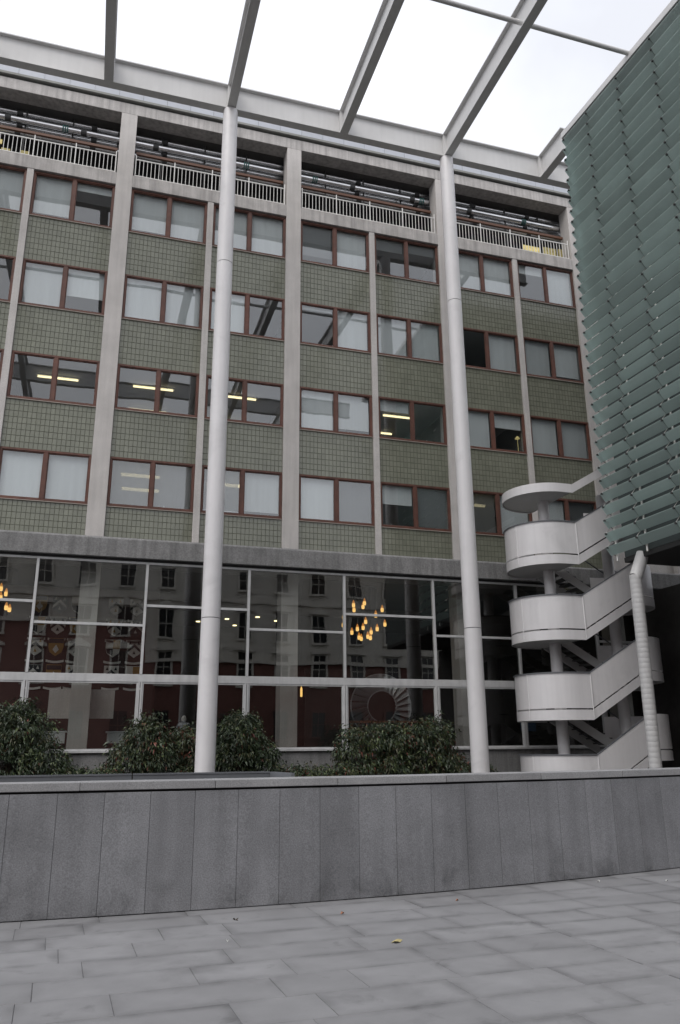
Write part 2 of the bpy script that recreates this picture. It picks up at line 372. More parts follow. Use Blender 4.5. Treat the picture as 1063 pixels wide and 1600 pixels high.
def slab_mesh(L, W, i):
    s = MB(); hx, hy = L/2, W/2; e = 0.095; c = 0.003
    rnd = random.Random(i)
    vs = [(-hx,-hy,-0.03),(hx,-hy,-0.03),(hx,hy,-0.03),(-hx,hy,-0.03), (-hx,-hy,-c),(hx,-hy,-c),(hx,hy,-c),(-hx,hy,-c),
          (-hx+c,-hy+c,0),(hx-c,-hy+c,0),(hx-c,hy-c,0),(-hx+c,hy-c,0), (-hx+e,-hy+e,0),(hx-e,-hy+e,0),(hx-e,hy-e,0),(-hx+e,hy-e,0)]
    fs = [(0,1,5,4),(1,2,6,5),(2,3,7,6),(3,0,4,7),(4,5,9,8),(5,6,10,9),(6,7,11,10),(7,4,8,11),(8,9,13,12),(9,10,14,13),(10,11,15,14),(11,8,12,15),(12,13,14,15)]
    s.add(vs, fs)
    ed = [rnd.choice((0.94, 0.86, 0.78, 0.68, 0.58)) for _ in range(4)]        # soiling along each edge
    d = [(ed[i]+ed[i-1])/2 for i in range(4)]
    s.tone = [0.8]*8 + d + [rnd.uniform(0.97, 1.0) for _ in range(4)]
    return s.mesh('paving_slab', 'paving_stone', lift=0)
lens = [0.60, 0.72, 0.85, 0.98, 1.12]; pitch = 0.49; gap = 0.004
slabs = {(l, k): slab_mesh(l-gap, pitch-gap, li*10+k) for li, l in enumerate(lens) for k in range(5)}
ANG = R(2.2); JX = 4.17
rnd = random.Random(3)
def lay(xs, sign, xend, ang, y0):
    """courses of slabs running away from the long straight joint at x = xs"""
    for r in range(-6, 11):
        d = 0.0
        while d < abs(xend-xs):
            l = rnd.choice(lens); px = xs + sign*(d+l/2); d += l
            yy = y0 + r*pitch + (px-JX)*math.tan(ang)
            if 3.2 < yy < wy(px) + 0.33 and not (yy < 4.4 and px > 5.5):
                put('paving_slab', slabs[(l, rnd.randrange(5))], paving, T(px, yy, -H + rnd.uniform(-0.0015, 0.0015), ang + rnd.uniform(-0.002, 0.002)))
lay(JX-0.004, -1, -2.2, ANG, 6.20)
lay(JX+0.004, 1, 9.4, ANG*1.3, 6.02)

# ---------------------------------------------------------------- granite wall
wall = empty('granite_wall', (1, 9.0, 0))
tag(wall, 'low curved wall clad in upright grey granite slabs across the plaza', 'wall')
core = MB()
core.ribbon([(x, wy(x)+0.05) for x in WX], LOW, -0.41, 0.33)
core.build('wall_core', 'joint_dark', wall)
MB().ribbon([(x, wy(x)+0.012) for x in WX if -7 <= x <= 13], -1.59, -0.46, 0.03).build('joint_mortar', 'wall_joint', wall)
pw = 0.4655
pmesh = []
for k in range(2):
    s = MB(); s.box(-pw/2+0.0016, pw/2-0.0016, 0, 0.045, -1.592, -0.428); pmesh.append(s.mesh('granite_panel', 'granite', lift=0))
x = 0.278 - 0.4655*14
xj = []
for i in range(44):
    # step along the curve
    sl_ = 2*0.0165*(x-1.0); dx = pw/math.sqrt(1+sl_*sl_); xc = x+dx/2
    if -7 < xc < 13:
        o = put('granite_panel', pmesh[i % 2], wall, T(xc, wy(xc)+random.uniform(-0.0015, 0.0015), 0, math.atan(2*0.0165*(xc-1.0))))
        bevel(o, 0.003, 1)
    x += dx
cl = 1.396
cm = MB(); cm.box(-cl/2+0.002, cl/2-0.002, -0.010, 0.44, -0.405, -0.322); cmesh = cm.mesh('coping_stone', 'coping_stone', lift=0)
x = 0.05 - cl*5
while x < 13:
    xc = x + cl/2*0.98
    o = put('coping_stone', cmesh, wall, T(xc, wy(xc), random.uniform(-0.001, 0.001), math.atan(2*0.0165*(xc-1.0)))); bevel(o, 0.006, 2)
    sl_ = 2*0.0165*(xc-1.0); x += cl/math.sqrt(1+sl_*sl_)

# dark steel upstand behind the wall
up = empty('steel_upstand', (0.5, 10.2, H+LOW))
tag(up, 'dark grey steel box edge just behind the granite wall at left', 'planter')
for x0, x1 in ((-4.2, -0.97), (-0.955, 0.52), (0.535, 2.2)):
    s = MB(); s.box(x0, x1, 10.2, 10.24, LOW, -0.295); s.box(x0, x1, 10.194, 10.25, -0.295, -0.275); s.build('panel', 'steel_grey', up)
s = MB(); s.add([(2.2,10.2,LOW),(2.32,9.55,LOW),(2.36,9.55,LOW),(2.24,10.2,LOW),(2.2,10.2,-0.28),(2.32,9.55,-0.28),(2.36,9.55,-0.28),(2.24,10.2,-0.28)],
                [(0,3,2,1),(4,5,6,7),(0,1,5,4),(1,2,6,5),(2,3,7,6),(3,0,4,7)]); s.build('end_panel', 'steel_grey', up)

# ---------------------------------------------------------------- office building
B = empty('office_building', (7, 29, H+LOW))
tag(B, 'five storey office block with green tiled spandrels and brown timber windows', 'building')
FY = 29.0
PC = [-7.70, -0.39, 6.92, 14.23, 21.50, 28.8]; PWD = 0.66       # piers
SC = [-4.04, 3.25, 10.60, 17.92, 25.2]; SWD = 0.255              # strips between them
for c in PC:
    s = MB(); s.box(c-PWD/2, c+PWD/2, FY, FY+0.75, LOW, 26.30); bevel(s.build('pier', 'pier_concrete', B), 0.012)
for c in SC:
    s = MB(); s.box(c-SWD/2, c+SWD/2, FY+0.02, FY+0.5, 6.6, 22.62); bevel(s.build('strip_pier', 'pier_concrete', B), 0.008)
XL, XR = -8.03, 29.1
s = MB(); s.box(XL, XR, FY-0.003, FY+0.7, 26.30, 26.84); bevel(s.build('top_beam', 'beam_concrete', B), 0.015)
s = MB(); s.box(XL, XR, FY+0.12, FY+0.6, 26.84, 26.93); s.build('shadow_gap', 'joint_dark', B)
s = MB(); s.box(XL-0.1, XR+0.1, FY-0.12, FY+0.6, 26.93, 27.05); bevel(s.build('cornice', 'cornice_metal', B), 0.01)
n = 0
x = XL
while x < XR-0.2:
    s = MB(); s.box(x+0.006, min(x+1.02, XR)-0.006, FY+0.05, FY+0.12, 27.06, 28.25); s.build('cladding_panel', 'clad_panel', B); x += 1.02
s = MB(); s.box(XL, XR, FY+0.1, FY+9, 26.95, 28.2); s.build('roof', 'dark_concrete', B)
# service gallery under the roof
for i in range(5):
    x0, x1 = PC[i]+PWD/2, PC[i+1]-PWD/2
    s = MB(); s.box(x0, x1, FY+0.003, FY+0.5, 22.62, 23.2); bevel(s.build('gallery_slab_edge', 'beam_concrete', B), 0.015)
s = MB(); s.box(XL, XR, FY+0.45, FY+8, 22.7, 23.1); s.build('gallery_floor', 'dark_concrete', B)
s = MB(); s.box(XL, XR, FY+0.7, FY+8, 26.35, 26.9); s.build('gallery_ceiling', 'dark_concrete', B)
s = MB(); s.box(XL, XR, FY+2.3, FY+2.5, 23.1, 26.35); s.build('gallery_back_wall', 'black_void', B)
balm = MB(); balm.box(-0.011, 0.011, -0.011, 0.011, 23.34, 24.12); balm = balm.mesh('baluster', 'rail_white', lift=0)
posm = MB(); posm.box(-0.02, 0.02, -0.02, 0.02, 23.2, 24.36); posm = posm.mesh('rail_post', 'rail_white', lift=0)
for i in range(5):
    x0, x1 = PC[i]+PWD/2+0.06, PC[i+1]-PWD/2-0.06; y = FY+0.14
    s = MB(); s.box(x0, x1, y-0.02, y+0.02, 24.12, 24.16); s.box(x0, x1, y-0.015, y+0.015, 23.31, 23.34); rl = s.build('railing', 'rail_white', B)
    if i == 4: continue
    nb = 40
    for k in range(nb+1):
        xx = x0+0.02+(x1-x0-0.04)*k/nb
        put('rail_post' if k % 10 == 0 else 'baluster', posm if k % 10 == 0 else balm, rl, T(xx, y, 0))
    # timber rail behind and silver pipes
    s = MB(); s.box(x0, x1, FY+0.50, FY+0.60, 24.72, 24.84); s.build('timber_rail', 'wood_rail', B)
for name, y, z, rad in (('pipe', 29.9, 25.60, 0.135), ('pipe', 30.2, 26.20, 0.115), ('pipe', 30.45, 25.72, 0.10), ('pipe', 30.15, 25.16, 0.12), ('pipe', 30.75, 26.05, 0.11), ('pipe', 30.6, 24.2, 0.13)):
    s = MB(); s.tube([(XL, y, z), (22, y, z)], rad, 20); p = s.build(name, 'pipe_metal', B, smooth=True)
    for c in [-5.4+3.05*k+(0.4 if rad < 0.13 else 0) for k in range(9)]:
        s = MB(); s.tube([(c, y, z), (c+0.24, y, z)], rad+0.02, 16); s.build('pipe_clamp', 'pipe_band', p, smooth=True)
    if rad == 0.135:
        for c in (-3.1, 4.75, 8.0, 13.4, 19.0):
            for d in (0, 0.09, 0.18):
                s = MB(); s.tube([(c+d, y, z), (c+d+0.05, y, z)], rad+0.025, 16); s.build('tape_ring', 'pipe_tape', p, smooth=True)
for c in [-6.5+1.9*k for k in range(15)]: MB().box(c-0.03, c+0.03, 30.04, 30.08, 23.1, 26.35).build('pipe_hanger', 'pipe_band', B)
# lit panes at the back of the gallery
for x0, x1, z0, z1, mt in ((19.05, 20.0, 24.02, 24.3, 'lit_window'), (20.2, 20.95, 23.95, 24.4, 'lit_dim'), (21.1, 21.75, 23.95, 24.45, 'lit_dim'), (-6.0, -5.4, 24.3, 24.5, 'lit_window'), (-5.4, -5.05, 23.9, 24.1, 'lit_dim'), (-4.65, -4.3, 23.95, 24.15, 'lit_dim')):
    s = MB(); s.box(x0, x1, FY+0.95, FY+1.0, z0, z1); s.build('lit_pane', mt, B)

# windows and tiled spandrels
HB = [(-7.37, SC[0]-SWD/2), (SC[0]+SWD/2, PC[1]-PWD/2), (PC[1]+PWD/2, SC[1]-SWD/2), (SC[1]+SWD/2, PC[2]-PWD/2), (PC[2]+PWD/2, SC[2]-SWD/2),
      (SC[2]+SWD/2, PC[3]-PWD/2), (PC[3]+PWD/2, SC[3]-SWD/2), (SC[3]+SWD/2, PC[4]-PWD/2)]
WT = [22.60, 18.50, 14.48, 10.60]; WB = [20.50, 16.47, 12.54, 8.64]
GL = [(20.50, 18.50), (16.47, 14.48), (12.54, 10.60), (8.64, 6.75)]
# how far each blind is drawn: (left pane, right pane) for every half bay, top storey first; s = sheer, v = venetian
BL = [[(1,1),(.86,.2),(.86,1),(1,1),('v.75',1),('v.3','v.25'),(1,1),(.25,1)],
      [(0,0),(1,.62),(1,1),(1,0),(.12,1),(1,1),(0,1),(.92,.86)],
      [(0,0),(0,0),(0,0),(0,0),(.97,.84),(.3,0),(.97,.38),(.93,.97)],
      [(1,1),(1,1),('s1','s1'),('s.9',.86),(1,'s1'),(.46,'v.95'),('s1',.97),(1,'s.6')]]
def spandrel_tiles(w, h):
    s = MB(); nx = max(1, round(w/0.158)); nz = max(1, round(h/0.243)); tw, tz = w/nx, h/nz; rr = random.Random(int(w*1000+h*77)); tone = []
    for i in range(nx):
        for j in range(nz):
            x0, x1, z0, z1 = i*tw+0.0055, (i+1)*tw-0.0055, j*tz+0.0055, (j+1)*tz-0.0055; c = 0.006
            d = [rr.uniform(-0.0012, 0.0012) for _ in range(4)]
            vs = [(x0,0,z0),(x1,0,z0),(x1,0,z1),(x0,0,z1),(x0+c,-0.012+d[0],z0+c),(x1-c,-0.012+d[1],z0+c),(x1-c,-0.012+d[2],z1-c),(x0+c,-0.012+d[3],z1-c)]
            s.add(vs, [(0,1,5,4),(1,2,6,5),(2,3,7,6),(3,0,4,7),(4,5,6,7)])
            t = rr.gauss(1.0, 0.04); tone += [t]*8
    s.tone = tone
    return s.mesh('tile', 'green_tile', lift=0)
handle_m = MB(); handle_m.box(-0.012, 0.012, -0.02, 0, 0, 0.1); handle_m = handle_m.mesh('handle', 'blind_bar', lift=0)
for h, (x0, x1) in enumerate(HB):
    for r in range(4):
        zb, zt = GL[r][1], GL[r][0]
        s = MB(); s.box(x0, x1, FY+0.14, FY+0.34, zb, zt); sp = s.build('spandrel', 'grout', B)
        t = put('tile', spandrel_tiles(x1-x0, zt-zb), sp, T(x0, FY+0.141, zb)); t['kind'] = 'stuff'
        # window
        w0, w1 = WB[r], WT[r]; xm = (x0+x1)/2; y0, y1 = FY+0.10, FY+0.22; a = 0.085; s = MB()
        e = 0.004
        s.box(x0+e, x1-e, y0, y1, w1-a, w1-e); s.box(x0+e, x1-e, y0, y1, w0+e, w0+a)
        s.box(x0+e, x0+a, y0, y1, w0+a, w1-a); s.box(x1-a, x1-e, y0, y1, w0+a, w1-a); s.box(xm-0.075, xm+0.075, y0, y1, w0+a, w1-a)
        for pa, pb in ((x0+a, xm-0.075), (xm+0.075, x1-a)):      # sash rails
            s.box(pa, pb, y0+0.03, y1-0.02, w1-a-0.035, w1-a); s.box(pa, pb, y0+0.03, y1-0.02, w0+a, w0+a+0.035)
            s.box(pa, pa+0.03, y0+0.03, y1-0.02, w0+a+0.035, w1-a-0.035); s.box(pb-0.03, pb, y0+0.03, y1-0.02, w0+a+0.035, w1-a-0.035)
        win = bevel(s.build('window', 'brown_timber', B), 0.006, 1)
        s = MB(); s.box(x0+e, x1-e, FY+0.07, FY+0.14, w0-0.022, w0+0.003); s.build('sill', 'sill_metal', win)
        for k, (pa, pb) in enumerate(((x0+a+0.03, xm-0.105), (xm+0.105, x1-a-0.03))):
            ga, gb = w0+a+0.035, w1-a-0.035
            s = MB(); tl = random.uniform(-0.006, 0.006); tv = random.uniform(-0.004, 0.004)
            yg = FY+0.165
            s.add([(pa,yg+tl-tv,ga),(pb,yg-tl-tv,ga),(pb,yg-tl+tv,gb),(pa,yg+tl+tv,gb),(pa,yg+tl-tv+.01,ga),(pb,yg-tl-tv+.01,ga),(pb,yg-tl+tv+.01,gb),(pa,yg+tl+tv+.01,gb)],
                  [(0,1,2,3),(5,4,7,6),(0,4,5,1),(1,5,6,2),(2,6,7,3),(3,7,4,0)])
            s.build('pane', 'office_glass', win)
            b = BL[r][h][k]; kind = ''
            if isinstance(b, str): kind, b = b[0], float(b[1:])
            if b > 0:
                yb = FY+0.30; bot = w1 - (w1-w0)*b
                if kind == 'v':
                    s = MB(); z = gb+0.03
                    while z > bot: s.add([(pa+.02,yb,z),(pb-.02,yb,z),(pb-.02,yb+.022,z-.022),(pa+.02,yb+.022,z-.022)], [(0,1,2,3)]); z -= 0.028
                    s.build('venetian_blind', 'venetian_slat', win)
                else:
                    s = MB(); n_ = 14
                    path = [(pa+(pb-pa)*q/n_, yb+0.004*math.sin(q*1.7+h)) for q in range(n_+1)]
                    s.ribbon(path, bot+0.02, w1-0.03, 0.003); bl = s.build('blind', 'sheer_blind' if kind == 's' else 'blind_fabric', win)
                    s = MB(); s.box(pa, pb, yb-0.008, yb+0.012, bot-0.005, bot+0.02); s.build('hem_bar', 'blind_bar', bl)
            if (h*7+r*3+k) % 4 == 0:
                put('handle', handle_m, win, T(pa+0.4, FY+0.28, ga))
# rooms behind
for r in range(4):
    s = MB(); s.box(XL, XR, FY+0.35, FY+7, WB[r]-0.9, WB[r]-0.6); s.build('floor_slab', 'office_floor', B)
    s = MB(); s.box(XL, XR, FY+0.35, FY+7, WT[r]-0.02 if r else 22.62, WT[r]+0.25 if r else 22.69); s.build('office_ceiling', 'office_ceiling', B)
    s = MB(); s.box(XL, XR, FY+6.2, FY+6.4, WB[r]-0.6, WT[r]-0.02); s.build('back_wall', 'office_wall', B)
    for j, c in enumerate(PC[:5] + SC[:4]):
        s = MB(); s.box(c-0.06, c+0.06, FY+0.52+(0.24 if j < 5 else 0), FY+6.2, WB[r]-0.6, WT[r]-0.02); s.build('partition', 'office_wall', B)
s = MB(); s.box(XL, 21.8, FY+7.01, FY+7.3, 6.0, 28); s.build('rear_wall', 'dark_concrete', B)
s = MB(); s.box(21.85, XR, FY+0.3, FY+0.6, 6.6, 22.6); s.build('end_wall', 'pier_concrete', B)
# projecting ground floor roof edge
GY = 28.15
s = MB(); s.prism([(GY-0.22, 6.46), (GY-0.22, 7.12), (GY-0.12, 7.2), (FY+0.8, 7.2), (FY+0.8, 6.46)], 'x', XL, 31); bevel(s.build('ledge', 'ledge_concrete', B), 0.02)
s = MB(); s.box(XL, 31, GY-0.05, GY+0.12, 6.38, 6.459); s.build('ledge_gap', 'joint_dark', B)
# sill and upstand under the lounge windows
s = MB(); s.box(XL, 31, GY-0.16, GY+0.2, -0.10, -0.02); bevel(s.build('lounge_sill', 'frame_white', B), 0.01)
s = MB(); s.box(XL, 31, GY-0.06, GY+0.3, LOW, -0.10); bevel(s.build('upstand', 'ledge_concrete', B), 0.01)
# lounge glazing
MX = [-5.79, -2.13, 1.52, 5.18, 8.83, 12.49, 16.14, 19.8, 23.45, 27.1]
s = MB(); s.box(XL, 31, GY-0.04, GY+0.08, 2.20, 2.46); bevel(s.build('transom', 'frame_white', B), 0.008)
s = MB(); s.box(XL, 31, GY-0.03, GY+0.06, 6.30, 6.379); s.build('head_rail', 'frame_white', B)
for x in MX:
    s = MB(); s.box(x-0.045, x+0.045, GY-0.06, GY+0.10, 2.461, 6.30); bevel(s.build('mullion', 'frame_white', B), 0.006)
    s = MB(); s.box(x-0.075, x-0.01, GY-0.055, GY+0.10, -0.02, 2.199); s.box(x+0.01, x+0.065, GY-0.05, GY+0.10, -0.02, 2.199); bevel(s.build('mullion', 'frame_white', B), 0.006)
for i in range(len(MX)-1):
    x0, x1 = MX[i]+0.045, MX[i+1]-0.045; zs = 4.83 if i % 2 == 0 else 4.13
    s = MB(); s.box(x0, x1, GY-0.03, GY+0.07, zs-0.045, zs+0.045); bevel(s.build('sub_transom', 'frame_white', B), 0.006)
    for a, b_ in ((2.46, zs-0.045), (zs+0.045, 6.30), (-0.02, 2.20)):
        s = MB(); q = 0.03 if a < 0 else 0; tl = random.uniform(-0.004, 0.004); y = GY+0.02
        s.add([(x0+q,y-tl,a),(x1-q,y+tl,a),(x1-q,y+tl,b_),(x0+q,y-tl,b_),(x0+q,y-tl+.012,a),(x1-q,y+tl+.012,a),(x1-q,y+tl+.012,b_),(x0+q,y-tl+.012,b_)],
              [(0,1,2,3),(5,4,7,6),(0,4,5,1),(1,5,6,2),(2,6,7,3),(3,7,4,0)])
        s.build('glass_pane', 'lounge_glass', B)
    s = MB(); q = 0.05; z0, z1 = -0.02, 2.199; y0, y1 = GY-0.02, GY+0.05
    s.box(x0+0.02, x0+0.02+q, y0, y1, z0, z1); s.box(x1-0.03-q, x1-0.03, y0, y1, z0, z1); s.box(x0+0.02+q, x1-0.03-q, y0, y1, z1-q, z1); s.box(x0+0.02+q, x1-0.03-q, y0, y1, z0, z0+q)
    s.build('casement_frame', 'frame_white', B)
# lounge interior
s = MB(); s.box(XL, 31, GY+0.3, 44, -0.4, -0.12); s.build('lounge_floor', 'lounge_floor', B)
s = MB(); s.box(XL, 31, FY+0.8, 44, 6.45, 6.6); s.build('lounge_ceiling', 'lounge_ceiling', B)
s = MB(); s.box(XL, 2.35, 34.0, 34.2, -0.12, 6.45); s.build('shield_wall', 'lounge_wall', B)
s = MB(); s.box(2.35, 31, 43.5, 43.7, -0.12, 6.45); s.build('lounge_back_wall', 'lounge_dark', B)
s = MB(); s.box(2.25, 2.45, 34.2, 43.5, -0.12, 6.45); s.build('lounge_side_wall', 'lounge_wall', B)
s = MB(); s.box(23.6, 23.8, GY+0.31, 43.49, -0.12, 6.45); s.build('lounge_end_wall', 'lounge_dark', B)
s = MB(); s.box(8.7, 12.6, 33.5, 33.62, -0.12, 3.3); s.build('lounge_screen', 'lounge_dark', B)
s = MB(); s.box(-1.45, 0.75, FY+0.76, FY+0.82, 1.05, 2.05); s.build('notice_board', 'pier_concrete', B)
s = MB(); s.box(17.3, 18.0, 30.5, 30.56, 0.6, 2.0); s.build('poster', 'poster_blue', B)

# ---------------------------------------------------------------- canopy frame
C = empty('canopy_frame', (8, 25.4, H+LOW))
tag(C, 'open white steel canopy frame on two tall round columns', 'canopy')
CY, CB, CT = 25.4, 24.18, 25.33
CYN = 5.0
def ibeam(poly_axis, a, b, c, w=0.34, tf=0.045, tw=0.03, zb=CB, zt=CT):
    s = MB(); h = w/2
    P = [(c-h, zb), (c+h, zb), (c+h, zb+tf), (c+tw/2, zb+tf), (c+tw/2, zt-tf), (c+h, zt-tf), (c+h, zt), (c-h, zt), (c-h, zt-tf), (c-tw/2, zt-tf), (c-tw/2, zb+tf), (c-h, zb+tf)]
    for q in ((P[0],P[1],P[2],P[11]), ((c-tw/2, zb+tf),(c+tw/2, zb+tf),(c+tw/2, zt-tf),(c-tw/2, zt-tf)), (P[8],P[5],P[6],P[7])):
        s.prism(q, poly_axis, a, b)
    return s
ibeam('x', -14, 21, CY).build('main_beam', 'white_steel', C)
ibeam('x', -14, 17.6, CYN, zb=CB+0.004, zt=CT+0.004).build('main_beam', 'white_steel', C)
CX = [3.45-4.65*3, 3.45-4.65*2, -1.2, 3.45, 8.1, 12.75, 17.4]
for x in CX:
    b = ibeam('y', 23.45 if x > 17 else -4.0, CY-0.18, x, zb=CB-0.003, zt=CT-0.003).build('cross_beam', 'white_steel', C)
    s = MB(); s.box(x-0.165, x+0.165, CY-0.178, CY-0.02, CB+0.046, CT-0.046); s.build('end_plate', 'white_steel', b)
s = MB(); s.tube([(-14, 18.76, 24.45), (17.2, 18.76, 24.45)], 0.085, 14); s.build('tie_tube', 'white_steel', C, smooth=True)
for x in CX[3::2][:2]:
    s = MB(); prof = []
    rb, rt = 0.315, 0.285
    def rad(z): return rb + (rt-rb)*(z-LOW)/(CB-LOW)
    cuts = [LOW, 4.03, 17.2, CB-0.01]
    for a, b_ in zip(cuts[:-1], cuts[1:]):
        prof += [(rad(a), a+0.012), (rad(b_), b_-0.012), (rad(b_)-0.02, b_-0.010), (rad(b_)-0.02, b_+0.010)]
    s.lathe((x, CY, 0), prof[:-2], 32); cobj = s.build('column', 'white_paint', C, smooth=True)
    for z in cuts[1:3]:
        s = MB(); s.lathe((x, CY, z), [(rad(z)-0.014, -0.02), (rad(z)-0.014, 0.02)], 32); s.build('joint_ring', 'joint_dark', cobj, smooth=True)

# ---------------------------------------------------------------- green glass screen
G = empty('glass_screen', (17.6, 17, H+LOW))
tag(G, 'tall screen of tilted green glass louvres on the right hand building', 'glass facade')
GX0, GSL = 16.88, -0.045          # x of the outer louvre edge at y = 22.75; slope towards the camera
def gx(y): return GX0 + GSL*(y-22.75)
FA, FB, FP, ZT = 0.215, 0.275, 0.4975, 24.08
YJ = [22.98, 21.36, 19.54, 17.72, 15.90, 14.08]
fang = -math.atan(GSL)
finm = {}
def fin_mesh(L):
    s = MB(); t = 0.016; a, b = FA, -FB; ln = math.hypot(a, b); nx_, nz_ = -b/ln*t, a/ln*t; y0, y1 = -L/2+0.008, L/2-0.008
    prof = [(0, 0), (a, b), (a+nx_, b+nz_), (nx_, nz_+0.004), (-0.001, 0.014)]; n = 5
    s.add([(p, y0, q) for p, q in prof] + [(p, y1, q) for p, q in prof], [(0,1,6,5), (2,3,8,7)])
    s.f += [(1,2,7,6), (3,4,9,8), (4,0,5,9), (0,1,2,3,4), (9,8,7,6,5)]; s.m += [1]*5
    return s.mesh('glass_louvre', ['green_fin_glass', 'glass_edge'], lift=0)
brk = MB(); brk.tube([(0.03, 0, -0.02), (FA+0.03, 0, -FB+0.02), (FA+0.10, 0, -FB-0.02)], 0.013, 6); brk.box(-0.03, 0.03, -0.03, 0.03, -0.05, 0.01)
brk.tube([(0.0, 0, 0.0), (FA-0.02, 0, FP-FB)], 0.013, 6, mi=1)
brk = brk.mesh('bracket', ['pipe_band', 'steel_bright'], lift=0)
rows = 36
for j in range(len(YJ)-1):
    ya, yb = YJ[j], YJ[j+1]; L = ya-yb; yc = (ya+yb)/2
    me = finm.setdefault(round(L, 2), fin_mesh(L))
    for r in range(rows):
        z = ZT - r*FP
        put('glass_louvre', me, G, Matrix.Translation((gx(yc), yc, z+H)) @ Matrix.Rotation(fang, 4, 'Z') @ Matrix.Rotation(random.uniform(-0.004, 0.004), 4, 'Y'))
        if j < 4: put('bracket', brk, G, T(gx(yb), yb, z, fang))
        if j == 0: put('bracket', brk, G, T(gx(ya-0.12), ya-0.12, z, fang))
def gpoly(d0, d1, y0, y1): return [(gx(y1)+d0, y1), (gx(y0)+d0, y0), (gx(y0)+d1, y0), (gx(y1)+d1, y1)]
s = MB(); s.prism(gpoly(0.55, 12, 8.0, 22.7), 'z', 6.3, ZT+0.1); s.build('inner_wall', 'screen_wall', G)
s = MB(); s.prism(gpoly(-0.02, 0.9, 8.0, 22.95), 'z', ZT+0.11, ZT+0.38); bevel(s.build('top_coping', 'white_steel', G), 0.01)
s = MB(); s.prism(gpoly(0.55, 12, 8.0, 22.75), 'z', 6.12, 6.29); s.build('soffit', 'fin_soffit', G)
MB().box(21.6, 22.0, 8.0, 28.0, LOW, 6.04).build('lower_wall', 'lounge_dark', G)
for y in YJ[:-1]:
    yy = y-0.1 if y > 22 else y
    s = MB(); s.tube([(gx(yy)+0.38, yy, 6.2), (gx(yy)+0.38, yy, ZT)], 0.045, 10); s.build('mast', 'steel_bright', G, smooth=True)

# elbow column carrying the screen
E_ = MB(); pts = []; rr_ = []
ex, ey = 17.14, 22.0
zz = LOW
while zz < 5.35:
    pts += [(ex+0.012*(zz+0.6), ey, zz+0.006), (ex+0.012*(zz+0.75), ey, zz+0.158), (ex+0.012*(zz+0.76), ey, zz+0.16)]; rr_ += [0.2, 0.2, 0.1945]; zz += 0.164
bx = pts[-1][0]
pts += [(bx+0.02, ey, 5.45), (bx+0.2, ey-0.02, 5.85), (bx+0.38, ey-0.04, 6.28)]; rr_ += [0.215, 0.215, 0.205]
E_.tube(pts, rr_, 24)
ec = E_.build('elbow_column', 'white_steel', None, smooth=True)
tag(ec, 'white ringed column with a bent head under the green glass screen', 'column')

# ---------------------------------------------------------------- stair tower
S = empty('escape_stair', (17.8, 25.7, H+LOW))
tag(S, 'white open stair with rounded landings between facade and glass screen', 'staircase')
SF, SR = 24.25, 1.43; SCX, SCY = 16.10, 24.25+1.43; X1, X2 = 16.60, 18.96; RCX = 19.0
ST = 2.745
def arc(cx, a0, a1, r=SR, n=22): return [(cx+r*math.cos(R(a0+(a1-a0)*i/n)), SCY+r*math.sin(R(a0+(a1-a0)*i/n))) for i in range(n+1)]
left_path = [(X1, SF)] + arc(SCX, -90, -270) + [(X1-0.1, SCY+SR)]          # front end, round the left, to the back
right_path = [(X2, SF)] + arc(RCX, -90, 90)
def inset(path, cx, d):
    out = []
    for x, y in path:
        v = Vector((x-cx, y-SCY)); k = (v.length-d)/v.length if v.length else 1
        out.append((cx+v.x*k, SCY+v.y*k))
    return out
ZTs = [7.96, 5.215, 2.47, -0.275]
